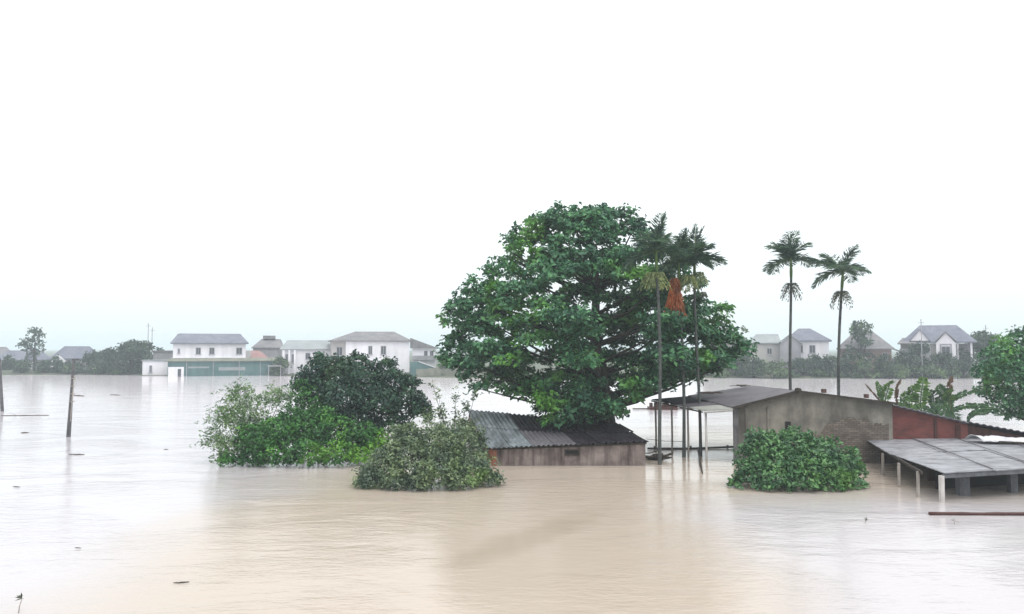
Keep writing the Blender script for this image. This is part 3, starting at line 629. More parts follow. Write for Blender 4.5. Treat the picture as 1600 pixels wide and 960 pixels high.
# ================================================================== BUSHES (near)
b0 = W(375, 727); shrub('willow_bush', 'airy pale grey-green bush at the left end of the flooded thicket', 'bush', (b0.x + .3, 36), [C(px, py, 36 + dy, r) for px, py, r, dy in
    ((375, 640, 34, 0), (350, 660, 28, -.6), (335, 690, 22, -.8), (365, 700, 30, -1), (395, 665, 32, .2), (375, 615, 20, .3), (425, 628, 22, .8), (400, 700, 26, -.6), (350, 715, 16, -1.2), (440, 620, 16, 1))],
    'willow', 24, 4, .16, .055, 31, stem_r=.035, nst=10, up=1.2, spread=.6, inner=.15, zmin=.02, stray=.3)
b0 = W(470, 731); shrub('green_bush', 'bright green rounded bush in the middle of the flooded thicket', 'bush', (b0.x, 35.2), [C(px, py, 35.4 + dy, r, r * .8) for px, py, r, dy in
    ((400, 690, 34, -.4), (440, 680, 38, 0), (480, 672, 36, .2), (520, 680, 36, 0), (560, 685, 32, .3), (430, 712, 28, -1), (480, 710, 30, -1.1), (530, 712, 28, -1), (395, 718, 22, -.9), (580, 690, 26, .5), (565, 715, 20, -.4), (455, 655, 22, .5), (505, 655, 22, .5), (360, 722, 16, -1))],
    'bushgreen', 34, 5, .16, .09, 32, stem_r=.04, nst=8, up=.8, zmin=.02)
b0 = W(560, 700); shrub('dark_tree', 'dark blue-green dense small tree behind the bright green bush', 'tree', (b0.x + .3, 39.5), [C(px, py, 39.5 + dy, r, r * .75) for px, py, r, dy in
    ((492, 585, 24, 0), (500, 562, 13, 0), (530, 580, 30, 0), (570, 590, 32, -.3), (610, 600, 30, -.2), (540, 620, 38, -.8), (590, 630, 38, -.9), (635, 630, 30, -.5), (655, 645, 20, -.2), (500, 615, 28, -.4), (475, 600, 20, 0), (605, 570, 14, .2), (560, 560, 12, 0), (640, 600, 16, 0), (520, 650, 30, -.6), (610, 660, 26, -.8), (560, 655, 30, -1))],
    'bushdark', 27, 5, .19, .11, 33, stem_r=.06, nst=12, up=.8, zmin=.02)
tl = thing('young_tree', 'mid green slender young tree rising at the left of the dark small tree', 'tree', (P(478, 640, 38.3).x, 38.3, 0))
cl = [C(px, py, 38.3, r, r * 1.1) for px, py, r in ((470, 610, 16), (485, 625, 20), (478, 648, 20), (500, 640, 18), (462, 630, 14))]
np_mesh('foliage', foliage(cl, 18, 5, .15, .08, 36, up=1), M['bushgreen'], tl); mb = MB(); stems(mb, (tl.location.x, 38.3, -.6), cl, .04, 3); mb.build('stem', M['bark'], tl)
b0 = W(660, 764); shrub('grey_green_bush', 'broad grey-green small-leaved bush in front of the thicket, half sunk in the water', 'bush', (b0.x, 29.8), [C(px, py, 29.8 + dy, r, r * .8) for px, py, r, dy in
    ((600, 735, 34, -.3), (640, 715, 40, 0), (680, 700, 38, .3), (640, 690, 26, .6), (700, 725, 40, 0), (735, 735, 34, -.2), (680, 740, 34, -.9), (620, 752, 22, -1), (580, 750, 24, -.6), (720, 755, 22, -1), (760, 748, 18, -.4), (622, 678, 16, .8), (720, 690, 24, .5), (775, 750, 10, -.3), (655, 755, 22, -1.1), (565, 757, 12, -.8), (640, 668, 8, .6), (590, 712, 10, .2), (690, 672, 9, .5), (783, 753, 6, -.3), (610, 705, 12, .3))],
    'bushgrey', 46, 5, .14, .07, 34, stem_r=.03, nst=10, up=1.1, zmin=.01, stray=.25)
tl = thing('tall_shoots', 'loose pale green bush with tall upright shoots beside the shed roof', 'bush', (P(700, 680, 35).x, 34.6, 0))
cl = [C(px, py, 34.6 + rr.uniform(-.5, .5), r, rz) for px, py, r, rz in ((700, 682, 24, 26), (720, 662, 14, 20), (690, 650, 8, 22), (685, 622, 3.5, 16), (712, 628, 3.5, 20), (730, 640, 6, 18), (735, 672, 14, 20), (710, 700, 24, 24), (748, 690, 14, 26), (670, 660, 10, 20), (676, 605, 3, 10), (742, 620, 5, 12), (752, 715, 16, 16))]
np_mesh('foliage', foliage(cl, 26, 4, .15, .07, 37, up=1.6, spread=.6, inner=.1, stray=.4, zmin=.02), M['bushgrey'], tl); mb = MB(); stems(mb, (tl.location.x, 34.6, -.6), cl, .03, 3); mb.build('stem', M['bark'], tl)
b0 = W(1248, 766); shrub('glossy_bush', 'rounded glossy green bush in the water in front of the grey gabled building', 'bush', (b0.x, 29.6), [C(px, py, 29.6 + dy, r, r * .75) for px, py, r, dy in
    ((1240, 700, 34, .2), (1200, 705, 34, .3), (1275, 712, 34, .2), (1220, 730, 40, -.4), (1265, 735, 38, -.5), (1305, 735, 34, 0), (1180, 735, 26, -.2), (1170, 752, 22, -.6), (1210, 755, 26, -1), (1255, 757, 26, -1.1), (1300, 757, 26, -.9), (1330, 755, 20, -.5), (1320, 725, 22, .3), (1185, 690, 18, .5), (1165, 705, 12, .5), (1150, 757, 10, -.4), (1235, 680, 9, .5), (1205, 680, 7, .5), (1262, 684, 8, .4), (1300, 694, 8, .2), (1330, 708, 9, .1), (1346, 762, 7, -.6), (1158, 725, 8, 0), (1142, 760, 5, -.5), (1345, 738, 7, -.2))],
    'glossy', 30, 5, .175, .095, 35, stem_r=.035, nst=12, up=1.0, zmin=.01, stray=.2)
# right edge tree
cl = [C(px, py, 43 + dy, r, r * .7) for px, py, r, dy in ((1580, 545, 30, 0), (1560, 560, 26, -.4), (1545, 580, 24, -.6), (1575, 590, 34, -.9), (1600, 570, 36, -.4), (1550, 605, 20, 0), (1570, 625, 28, -.5), (1600, 620, 34, -.8), (1625, 590, 40, 0), (1640, 545, 40, 0), (1640, 640, 34, 0),
      (1598, 525, 20, .3), (1590, 645, 22, -.5), (1535, 590, 12, 0), (1535, 612, 12, 0), (1548, 640, 12, -.2), (1568, 648, 14, 0), (1660, 600, 44, 0), (1690, 570, 40, 0), (1605, 648, 16, -.3), (1620, 530, 20, 0), (1568, 540, 14, 0))]
tl = thing('edge_tree', 'mid green tree cut off by the right edge, behind the dark low roof', 'tree', (P(1612, 600, 43).x, 43, 0))
np_mesh('crown', foliage(cl, 11, 5, .22, .12, 38, up=.8, zmin=.02, inner=.3), M['almond'], tl)
mb = MB(); x = P(1612, 600, 43).x; mb.tube([(x, 43, -1), (x, 43, 1.5), (x + .1, 43, 3.5)], [.16, .13, .08], 8); stems(mb, (x, 43, 1.0), cl, .06, 3, 14); mb.build('trunk', M['bark'], tl, smooth=True)
x = P(1597, 650, 42).x; 
# ================================================================== PALMS
def leaflets(rows):
    p, d, n, L, w = (np.array(a) for a in zip(*rows)); return leaf_arrays(p, unit(d), unit(n), L, w, .05)
def palm(px, pycrown, Y, base_px, label, seed, nf=9, FL=1.5, skirt=None, r=.10, lean_pts=None, tuft=1.0, up=1.0, dead=False, yz=None):
    rr = random.Random(seed); top = P(px, pycrown, Y); bx = (base_px - 800) / FPX * Y
    t = thing('areca_palm', label, 'palm tree', (bx, Y, 0), 0, 'areca palms')
    def tr(z):
        u = z / top.z; return Vector((bx + (top.x - bx) * u + .06 * math.sin(u * 5 + seed), Y + .04 * math.sin(u * 4), z))
    zs = [-1.2, 0] + [top.z * i / 12 for i in range(1, 12)] + [top.z - .95]
    MB().tube([tr(z) for z in zs], [r * 1.25, r * 1.15] + [r * (1 - .25 * i / 12) for i in range(1, 12)] + [r * .72], 9).build('trunk', M['palmbark'], t, smooth=True)
    MB().tube([tr(top.z - .96), tr(top.z - .6), tr(top.z - .15), tr(top.z + .1)], [r * .8, r * .98, r * .72, r * .35], 9).build('crownshaft', M['crownshaft'], t, smooth=True)
    for i in range(nf):
        a = 2.4 * i + rr.uniform(-.35, .35); el = R((80, 62, 45, 28, 8)[i % 5] * up + rr.uniform(-8, 8)); ln = FL * rr.uniform(.8, 1.1)
        p = Vector(top); d = Vector((math.cos(a) * math.cos(el), math.sin(a) * math.cos(el), math.sin(el))); pts = [p.copy()]; ds = [d.copy()]; K = 12
        for k_ in range(K):
            d = (d + Vector((0, 0, -.075 - .006 * k_))).normalized(); p = p + d * (ln / K); pts.append(p.copy()); ds.append(d.copy())
        fr = MB().tube(pts, [.028 - .0018 * j for j in range(K + 1)], 5).build('frond', M['crownshaft'], t, smooth=True)
        rows = []
        for j in range(2, K * 3 + 1):
            f = j / (K * 3); q = f * K; i0 = min(K - 1, int(q)); pt = pts[i0].lerp(pts[i0 + 1], q - i0); dd = ds[i0]
            sd_ = dd.cross(Vector((0, 0, 1))); sd_ = sd_.normalized() if sd_.length > .05 else Vector((1, 0, 0)); un = sd_.cross(dd)
            L_ = ln * .42 * (math.sin(math.pi * min(1, f * .8 + .18)) ** .6) * rr.uniform(.85, 1.15)
            for s_ in (-1, 1):
                dv = sd_ * s_ * .85 + dd * rr.uniform(.5, .8) + un * rr.uniform(.1, .35) + Vector((0, 0, rr.uniform(-.6, .1)))
                rows.append((tuple(pt), tuple(dv), tuple(un + Vector((rr.uniform(-.6, .6), rr.uniform(-.6, .6), 0))), L_, .042))
        V = leaflets(rows); L0 = t.location; np_mesh('leaflets', V, M['palmleaf'], t).parent = fr
    if skirt:
        zc = P(px, skirt, Y).z; rows = []; c0 = tr(zc + .25)
        for i in range(int(70 * tuft)):
            a = rr.uniform(0, 6.28); el = rr.uniform(-.6, .9); dv = Vector((math.cos(a) * math.cos(el), math.sin(a) * math.cos(el), math.sin(el)))
            for k_ in range(5):
                pt = c0 + dv * (.08 + .07 * k_) * tuft + Vector((0, 0, -.018 * k_ * k_)) * tuft
                rows.append((tuple(pt), (dv.x, dv.y, dv.z - .3 * k_), (rr.uniform(-1, 1), rr.uniform(-1, 1), 1), .16, .05))
        np_mesh('fruit_cluster', leaflets(rows), M['fruitdark'], t)
    return t, tr, top
palm(1234, 408, 44, 1235, 'areca palm with a full upright crown, left of the pair behind the grey building', 3, 16, 1.62, 455, up=1.08, r=.088, tuft=1.45)
palm(1316, 425, 43, 1305, 'areca palm with a wide spreading crown, right of the pair behind the grey building', 8, 14, 1.75, 468, up=.85, r=.088, tuft=1.45)
tA, trA, topA = palm(1026, 395, 34.8, 1031, 'leftmost of three areca palms beside the big tree, its trunk left of the canopy', 5, 15, 1.7, None, r=.08)
tB, trB, topB = palm(1062, 410, 37.2, 1067, 'middle areca palm of the three with an orange dead frond hanging under its crown', 6, 15, 1.7, None, r=.08)
tC, trC, topC = palm(1086, 406, 37.6, 1091, 'rightmost of the three areca palms by the big tree, fronds against the sky', 7, 14, 1.65, None, r=.075, up=1.1)
def strands(t, mat, c, n, ln, spreadr, name, seed):
    rr = random.Random(seed); rows = []
    for i in range(n):
        a = rr.uniform(0, 6.28); o = Vector((math.cos(a), math.sin(a), 0)) * rr.uniform(0, spreadr * .35); dv = Vector((math.cos(a) * .5 * spreadr, math.sin(a) * .5 * spreadr, -1)).normalized(); K = 6
        L_ = ln * rr.uniform(.6, 1)
        for k_ in range(K):
            pt = Vector(c) + o + dv * (L_ * k_ / K) + Vector((rr.uniform(-.02, .02), rr.uniform(-.02, .02), 0))
            rows.append((tuple(pt), tuple(dv + Vector((rr.uniform(-.2, .2), rr.uniform(-.2, .2), 0))), (rr.uniform(-1, 1), rr.uniform(-1, 1), .2), L_ / K * 1.25, .055))
    np_mesh(name, leaflets(rows), M[mat], t)
strands(tB, 'deadfrond', tuple(P(1054, 434, 36.85)), 120, 1.9, .42, 'dead_frond', 1)
strands(tA, 'areca', tuple(P(1023, 425, 34.7)), 70, .95, 1.0, 'fruit_cluster', 2)
strands(tB, 'areca', tuple(P(1076, 430, 37.0)), 60, .9, .9, 'fruit_cluster', 3)
strands(tC, 'areca', tuple(P(1092, 425, 37.5)), 50, .7, .9, 'fruit_cluster', 4)
strands(tC, 'fruitdark', tuple(P(1098, 456, 37.4)), 25, .35, .5, 'dry_cluster', 5)

# ================================================================== SMALL SHED (left)
SF = 34.4
A = P(762, 699, SF); B = P(1011, 690, SF); Dl = P(730, 643, 39.3); Cr = P(966, 664, 39.0)
t = thing('flooded_shed', 'small shed sunk to its eaves under the big tree, corrugated roof and stained whitewashed wall', 'shed', ((A.x + B.x) / 2, SF, 0))
wl, wr = P(776, 700, SF), P(1009, 690, SF)
mb = MB(); mb.slab([(wl.x, SF + .1, -1.5), (wr.x, SF + .1, -1.5), (wr.x, SF + .1, wr.z - .06), (wl.x, SF + .1, wl.z - .06)], (0, .15, 0)); mb.build('front_wall', M['plank'], t)
mb = MB(); ol = P(758, 700, SF + .6); mb.slab([(ol.x, SF + .25, -1.5), (wl.x - .003, SF + .1, -1.5), (wl.x - .003, SF + .1, wl.z - .08), (ol.x, SF + .25, wl.z - .05)], (0, .15, 0)); mb.build('brick_corner', M['orangebrick'], t)
mb = MB(); mb.slab([(wr.x, SF + .26, -1.5), (wr.x, SF + .26, wr.z - .1), (Cr.x - .1, 38.8, Cr.z - .1), (Cr.x - .1, 38.8, -1.5)], (-.15, 0, 0)); mb.build('side_wall', M['concrete'], t)
mb = MB(); mb.slab([(Dl.x + .1, 39.1, -1.5), (Cr.x, 38.9, -1.5), (Cr.x, 38.9, Cr.z - .1), (Dl.x + .1, 39.1, Dl.z - .1)], (0, -.15, 0)); mb.build('back_wall', M['concrete'], t)
mb = MB(); mb.slab([(Dl.x + .45, 38.8, -1.5), (Dl.x + .45, 38.8, 1.65), (ol.x + .15, SF + .8, .75), (ol.x + .15, SF + .8, -1.5)], (.1, 0, 0)); mb.build('side_wall', M['black'], t)  # open side: set-back black sheet, the shade inside put into its colour
for (px, Y, zt) in ((735, 39.0, 1.85), (744, 37.6, 1.5), (757, 35.2, .95)):
    q = P(px, 700, Y); MB().box(q.x - .09, q.x + .09, Y - .08, Y + .08, -1.4, zt - .06).build('post', M['pole'], t)
q0, q1 = P(882, 703, SF), P(906, 712, SF)
wf = MB().box(q0.x, q1.x, SF + .03, SF + .098, q1.z, q1.z + .05).box(q0.x, q1.x, SF + .03, SF + .098, q0.z - .05, q0.z).box(q0.x, q0.x + .05, SF + .03, SF + .098, q1.z + .05, q0.z - .05).box(q1.x - .05, q1.x, SF + .03, SF + .098, q1.z + .05, q0.z - .05).build('window', M['timber'], t)
MB().box(q0.x + .05, q1.x - .05, SF + .07, SF + .098, q1.z + .05, q0.z - .05).build('opening', M['black'], wf)
def bil(u, v):      # u along the eave (0 left), v from the front eave to the back
    p = (A * (1 - u) + B * u) * (1 - v) + (Dl * (1 - u) + Cr * u) * v
    return p - Vector((0, 0, .10 * math.sin(math.pi * v) * math.sin(math.pi * u)))
rr = random.Random(21)
us = [0, .14, .28, .42, .56, .70, .84, 1.0]
for row, (v0, v1, dz) in enumerate(((-.02, .54, 0), (.50, 1.02, .05))):
    for i in range(7):
        u0, u1 = us[i], us[i + 1] + .012
        if row == 0 and i == 6: u1 = 1.01
        j = rr.uniform(-.015, .015) if i < 4 else rr.uniform(-.02, .03)
        a, b_, c, d = bil(u0, v1 + j), bil(u1, v1 + j), bil(u1, v0 + j * .5), bil(u0, v0 + j * .5)
        lift = Vector((0, 0, dz + .012 * (i % 2) + rr.uniform(0, .012)))
        mt = 'sheetgrey' if i < (2 if row == 0 else 2) else ('sheetmid' if i < (4 if row == 0 else 2) else 'sheetdark')
        MB().sheet(a + lift, b_ + lift, c + lift, d + lift, waves=5, amp=.032, nv=6, sag=rr.uniform(0, .04)).build('roof_sheet', M[mt], t, smooth=True)
MB().beam(A + Vector((.2, .08, -.09)), B + Vector((-.02, .08, -.09)), .08, .07).build('eave_beam', M['timber'], t)
MB().beam(bil(.995, 0) + Vector((0, .1, -.08)), bil(.995, 1) + Vector((0, 0, -.08)), .07, .09).build('verge_beam', M['timber'], t)
pa = P(921, 654, 38.2); MB().sheet(pa + Vector((-.9, .3, -.25)), pa + Vector((.15, .3, .15)), pa + Vector((.9, -.7, -.32)), pa + Vector((-.8, -.7, -.3)), 4, .03, jit=.01).build('bent_sheet', M['sheetdark'], t)
# branch litter lying on the shed roof
# dead wires
w0, w1 = P(1010, 686, 34.6), P(1066, 690, 37.0)
tag(MB().tube([w0, w0.lerp(w1, .5) - Vector((0, 0, .04)), w1], .012, 5).build('wire', M['timber']), 'thin wire stretched from the shed corner to the middle areca trunk', 'wire')

# debris pile at the foot of the leftmost palm
c0 = W(1026, 719); t = thing('debris_pile', 'dark heap of driftwood and junk caught round the foot of the leftmost areca palm', 'debris', (c0.x, c0.y, 0))
rr = random.Random(77); mb = MB()
for i in range(26):
    a = rr.uniform(0, 6.28); l = rr.uniform(.2, .55); p = c0 + Vector((rr.uniform(-.4, .4), rr.uniform(-.3, .4), rr.uniform(.02, .2))); dv = Vector((math.cos(a), math.sin(a) * .6, rr.uniform(-.15, .35))) * l
    mb.tube([p - dv, p, p + dv], [.03, .045, .02], 6)
mb.build('sticks', M['timber'], t)
mb = MB(); vs_ = []; n1, n2 = 14, 7
for i in range(n2 + 1):
    for j in range(n1):
        th = math.pi * i / n2; ph = 2 * math.pi * j / n1; k_ = 1 + rr.uniform(-.25, .25)
        vs_.append((c0.x + .33 * k_ * math.sin(th) * math.cos(ph), c0.y + .25 * k_ * math.sin(th) * math.sin(ph), .08 + .17 * k_ * math.cos(th)))
mb.add(vs_, [(i * n1 + j, i * n1 + (j + 1) % n1, (i + 1) * n1 + (j + 1) % n1, (i + 1) * n1 + j) for i in range(n2) for j in range(n1)]); mb.build('sodden_bundle', M['black'], t)
q = c0 + Vector((-.33, 0, .3)); mb = MB(); mb.tube([q + Vector((-.3, 0, .0)), q, q + Vector((.45, .05, .12)), q + Vector((.55, .05, .3))], .022, 6); mb.build('bent_rod', M['timber'], t)
# low rail just above the water
a, b_ = W(1012, 703), W(1146, 701)
t = thing('submerged_rail', 'dark horizontal rail just above the water under the canopy', 'rail', (a.x, a.y, 0))
MB().tube([Vector((a.x, a.y, .06)), Vector(((a.x + b_.x) / 2, (a.y + b_.y) / 2, .03)), Vector((b_.x, b_.y, .08))], .05, 7).build('bar', M['oldconcrete'], t, smooth=True)
for f in (.08, .5, .93):
    p = a.lerp(b_, f); MB().tube([(p.x, p.y, -.8), (p.x, p.y, .17)], .05, 7).build('post', M['oldconcrete'], t)
a, b_ = W(1091, 711), W(1098, 742)
tag(MB().tube([Vector((a.x, a.y, .25)), a.lerp(b_, .5) + Vector((0, 0, .09)), Vector((b_.x, b_.y, -.03))], [.05, .04, .03], 7).build('driftwood_branch', M['timber'], smooth=True), 'dark crooked branch slanting into the water by the rightmost of the three palms', 'branch')

# ================================================================== GREY GABLED BUILDING + CANOPY
G = 35.3
gx0, gx1, gxr = (1145 - 800) / FPX * G, (1391 - 800) / FPX * G, (1243 - 800) / FPX * G
zl, zr_, zri = P(1145, 638, G).z, P(1391, 631, G).z, P(1243, 613, G).z
t = thing('gabled_building', 'grey rendered building with a low gable, patchy brick showing, standing deep in the water', 'building', (gxr, G, 0))
def splitwall(xa, za, xb, zb, mat, name, zlow=-1.6):
    return MB().slab([(xa, G, zlow), (xb, G, zlow), (xb, G, zb), (xa, G, za)], (0, .2, 0)).build(name, M[mat], t)
MB().slab([(gx0, G, -1.6), (gx1, G, -1.6), (gx1, G, zr_), (gxr, G, zri), (gx0, G, zl)], (0, .2, 0)).build('front_wall', M['concrete'], t)
# fallen render: exposed rough brick patch with a ragged edge
ptch = [(1268, 712), (1262, 690), (1280, 678), (1292, 664), (1318, 652), (1346, 656), (1368, 664), (1389, 662), (1389, 715)]
rp_ = random.Random(3); rag = []
for (x0, y0), (x1, y1) in zip(ptch[:-1], ptch[1:]):
    for k_ in range(7):
        f = k_ / 7; rag.append((x0 + (x1 - x0) * f + (rp_.uniform(-2.5, 2.5) if x0 < 1385 else 0), y0 + (y1 - y0) * f + rp_.uniform(-3, 3)))
rag[-7:] = [(min(x, 1389), y) for x, y in rag[-7:]]
MB().slab([P(x, y, G - .022) for x, y in rag] + [P(1389, 724, G - .022), P(1268, 724, G - .022)], (0, .02, 0)).build('bare_brick', M['concrete_brick'], t)
MB().slab([(gx0 + .12, G + .2, -1.6), (gx0 + 1.75, 41.0, -1.6), (gx0 + 1.75, 41.0, zl - .05), (gx0 + .12, G + .2, zl - .05)], (.15, 0, 0)).build('side_wall', M['oldconcrete'], t)
MB().box(gx1 - .2, gx1, G + .2, 41.2, -1.6, zr_ - .1).build('side_wall', M['concrete'], t)
MB().box(gx0 + 1.9, gx1 - .2, 41, 41.2, -1.6, zl - .1).build('back_wall', M['concrete'], t)
p = P(1150, 640, G); MB().box(gx0 - .05, gx0 + .16, G - .09, G - .003, -1.6, zl - .02).build('pilaster', M['oldconcrete'], t)
for px, w, mt in ((1162, .14, 'concrete'), (1196, .1, 'concrete')):
    x = (px - 800) / FPX * G; MB().box(x, x + w, G - .06, G - .003, -1.6, zl + .05).build('pilaster', M[mt], t)
x0_ = (1224 - 800) / FPX * G; MB().box(x0_, x0_ + .24, G - .03, G - .003, P(0, 673, G).z, P(0, 659, G).z).build('vent', M['black'], t)
x0_ = (1178 - 800) / FPX * G; MB().box(x0_, x0_ + .3, G - .03, G - .003, .5, 1.35).build('window', M['black'], t)
# roof planes
back = 41.4; rxb = (1157 - 800) / FPX * back; zrb = P(1157, 603, back).z
RF, RB = Vector((gxr, G - .25, zri + .07)), Vector((rxb + .5, back, zrb))
EF, EB = Vector((gx0 - .12, G - .25, zl + .06)), P(1075, 618, back - .2)
KF, KB = P(1098, 642, 36.0), P(1018, 624.5, 40.6)
MB().sheet(RB, RF, EF, EB, waves=0, nu=30, amp=0, th=.05, nv=10, jit=.006, seed=3).build('roof_slope', M['sheetmid'], t)
MB().sheet(RB + Vector((.02, 0, .012)), RF + Vector((.02, 0, .012)), Vector((gx1 + .12, G - .25, zr_ + .05)), Vector((gx1 + .12, back, zr_ - .15)), waves=0, nu=24, nv=10, th=.05, jit=.005, seed=4).build('roof_slope', M['sheetmid'], t)
MB().beam(EF + Vector((0, -.02, -.03)), RF + Vector((0, -.02, -.02)), .06, .11).build('barge_board', M['timber'], t)
MB().beam(RF + Vector((0, -.02, -.02)), Vector((gx1 + .12, G - .27, zr_ + .02)), .06, .09).build('barge_board', M['timber'], t)
MB().tube([RF + Vector((0, -.1, .03)), RF + Vector((0, .25, .03))], .10, 7).build('ridge_cap', M['timber'], t)
for px, w in ((1286, .16), (1352, .14)):
    q = P(px, 615, G + .6); f = (q.x - gxr) / (gx1 - gxr); z = zri + (zr_ - zri) * f + .11
    tag(MB().box(q.x - w / 2, q.x + w / 2, G + .4, G + .62, z, z + .17).build('brick', M['brick']), 'small dark brick weighing down the right roof slope, %s one' % ('left' if px < 1300 else 'right'), 'brick', 'bricks on the grey building roof')
# canopy: lower sheets carried by thin posts
cn = thing('canopy', 'grey sheet canopy on thin posts built against the left side of the grey building', 'canopy', ((KF.x + EF.x) / 2, 37, 0))
KM = P(1072, 640, 37.0)
e1, e2 = EF + Vector((0, 0, -.07)), EB + Vector((0, 0, -.05)); n_ = 4
for i in range(n_):
    f0, f1 = i / n_, (i + 1) / n_ + .015
    MB().sheet(e2.lerp(e1, f0) + Vector((0, 0, .012 * (i % 2))), e2.lerp(e1, f1) + Vector((0, 0, .012 * (i % 2))), KB.lerp(KF, f1) + Vector((0, 0, .012 * (i % 2))), KB.lerp(KF, f0) + Vector((0, 0, .012 * (i % 2))), waves=7, amp=.02, nv=8, th=.015).build('roof_sheet', M[('sheetdark', 'sheetdark', 'sheetmid', 'sheetpale')[i]], cn, smooth=True)
MB().beam(KF + Vector((.05, 0, -.09)), EF + Vector((0, .05, -.16)), .05, .07).build('rafter', M['whitepost'], cn)
MB().beam(KF + Vector((0, .05, -.07)), KB + Vector((0, 0, -.07)), .05, .06).build('purlin', M['timber'], cn)
for px, pyb, Y in ((1023, 0, 40.2), (1048, 0, 38.8), (1073, 0, 37.3), (1101, 0, 36.1)):
    x = (px - 800) / FPX * Y; f = (40.6 - Y) / 4.6; zt = KB.z + (KF.z - KB.z) * f - .09
    MB().tube([(x, Y, -1.5), (x + .02, Y, .8), (x, Y, zt)], .05, 7).build('post', M['whitepost' if px > 1090 else 'pole'], cn, smooth=True)
# things lying on the roof
def scrap(px, py, Y, z, label, n, w, seed, name='scrap_pile'):
    rr = random.Random(seed); q = P(px, py, Y); t = thing(name, label, 'debris', (q.x, Y, z)); mb = MB()
    for i in range(n):
        a = rr.uniform(-.5, .5); p_ = Vector((q.x + rr.uniform(-w, w) * .6, Y + rr.uniform(-.25, .25), z + .03 + rr.uniform(0, .07))); dv = Vector((math.cos(a), math.sin(a), rr.uniform(-.05, .1))) * rr.uniform(.15, .35)
        mb.beam(p_ - dv, p_ + dv, rr.uniform(.04, .14), .03)
    mb.build('planks', M['debris'], t); return t
q = P(1108, 614, 38.7); scrap(1108, 614, 38.7, q.z - .06, 'heap of broken brown boards lying on the canopy roof', 24, .75, 1)
q = P(1157, 603, 40.7); scrap(1157, 603, 40.7, q.z - .04, 'small dark strip of scrap on the top edge of the grey roof', 5, .35, 2)

# ================================================================== RED WALLED LEAN-TO
Gr = 35.6
t = thing('red_walled_shed', 'low shed with a weathered red brick wall joined to the right of the grey building', 'shed', ((1450 - 800) / FPX * Gr, Gr, 0))
pts = [P(1392, 634, Gr), P(1512, 664, Gr)]
MB().slab([(pts[0].x, Gr, -1.6), (pts[1].x, Gr, -1.6), tuple(pts[1]), tuple(pts[0])], (0, .18, 0)).build('wall', M['redwall'], t)
p2 = P(1700, 702, Gr)
MB().slab([(pts[1].x + .003, Gr + .02, -1.6), (p2.x, Gr + .02, -1.6), (p2.x, Gr + .02, p2.z), (pts[1].x + .003, Gr + .02, pts[1].z)], (0, .16, 0)).build('dark_wall', M['darkwall'], t)  # dark brown wall, with the shadow on it put into the colour
x = pts[1].x - .55; MB().box(x, x + .2, Gr - .06, Gr - .003, -1.6, pts[1].z + .0).build('pier', M['darkwall'], t)
x = (1455 - 800) / FPX * Gr; MB().box(x, x + .12, Gr - .05, Gr - .003, -1.6, 1.9).build('pier', M['darkwall'], t)
r0, r1, r2 = P(1391, 631, Gr - .2), P(1514, 660, Gr - .2), P(1705, 694, Gr - .2)
bk = Vector((0, 1.5, -.28))
MB().sheet(r0 + bk, r1 + bk, r1, r0, waves=12, amp=.02, nv=5, th=.05).build('roof_sheet', M['sheetmid'], t, smooth=True)
MB().sheet(r1 + bk * .9 + Vector((0, 0, .02)), r2 + bk, r2, r1 + Vector((0, 0, .02)), waves=18, amp=.025, nv=5, th=.07).build('roof_sheet', M['sheetdark'], t, smooth=True)

# ================================================================== NEAR LOW SHED (right front)
qa, qb, qc, qd = W(1350, 686, .98), W(1436, 735, .95), W(1475, 740, .94), W(1640, 725, .96)
qe, qf = W(1535, 681, 1.02), W(1650, 690, 1.02)
qbc = qc
t = thing('low_roofed_shed', 'open shed with a flat blue-grey panel roof just above the water, lower right', 'shed', (qd.x - 3, 29, 0))
fl, fr_, bl, br = qc, Vector((qc.x + 7.5, qc.y + 2.2, .96)), qa, Vector((qa.x + 8, qa.y + 1.6, 1.05))
def rb(u, v):
    # left edge has a kink like the photo
    left = (bl.lerp(qb, min(1, v / .9)) if v < .9 else qb.lerp(qc, (v - .9) / .1)); right = br.lerp(fr_, v)
    return left.lerp(right, u) + Vector((0, 0, -.03 * math.sin(math.pi * v)))
rr = random.Random(9); cu = [0, .27, .52, .77, 1.0]; cv = [0, .5, 1.0]
for i in range(4):
    for j in range(2):
        g_ = .004; lift = Vector((0, 0, .018 * ((i + j) % 2) + (.02 if j == 0 else 0)))
        a, b_, c, d = rb(cu[i] + g_, cv[j] - (0.0 if j == 0 else .02)), rb(cu[i + 1] + .006, cv[j] - (0.0 if j == 0 else .02)), rb(cu[i + 1] + .006, cv[j + 1]), rb(cu[i] + g_, cv[j + 1])
        if i == 0 and j == 0: a, d = rb(0, 0), rb(0, .5)
        MB().sheet(a + lift, b_ + lift, c + lift, d + lift, waves=0, nu=14, amp=0, nv=10, jit=.005, th=.03, seed=i * 3 + j).build('roof_panel', M['panel'], t)
for u in cu[1:-1]:
    MB().beam(rb(u, .01) + Vector((0, 0, .055)), rb(u, .99) + Vector((0, 0, .045)), .04, .018).build('batten', M['sheetmid'], t)
MB().beam(fl + Vector((-.02, .06, -.10)), fr_ + Vector((0, .06, -.10)), .07, .13).build('front_beam', M['greypillar'], t)
MB().beam(bl + Vector((.12, 0, -.09)), qb + Vector((.1, 0, -.09)), .06, .09).build('side_beam', M['timber'], t)
for px, pyb in ((1380, 743), (1405, 761), (1435, 777), (1472, 785)):
    q = W(px, pyb); rad = .038 if px < 1450 else .065
    MB().box(q.x - rad, q.x + rad, q.y - rad, q.y + rad, -1.2, .86).build('post', M['whitepost' if px > 1450 else 'pole'], t)
q = W(1530, 783); MB().box(q.x - .12, q.x + .22, q.y + .9, q.y + 1.2, -1.2, .88).build('pillar', M['greypillar'], t)
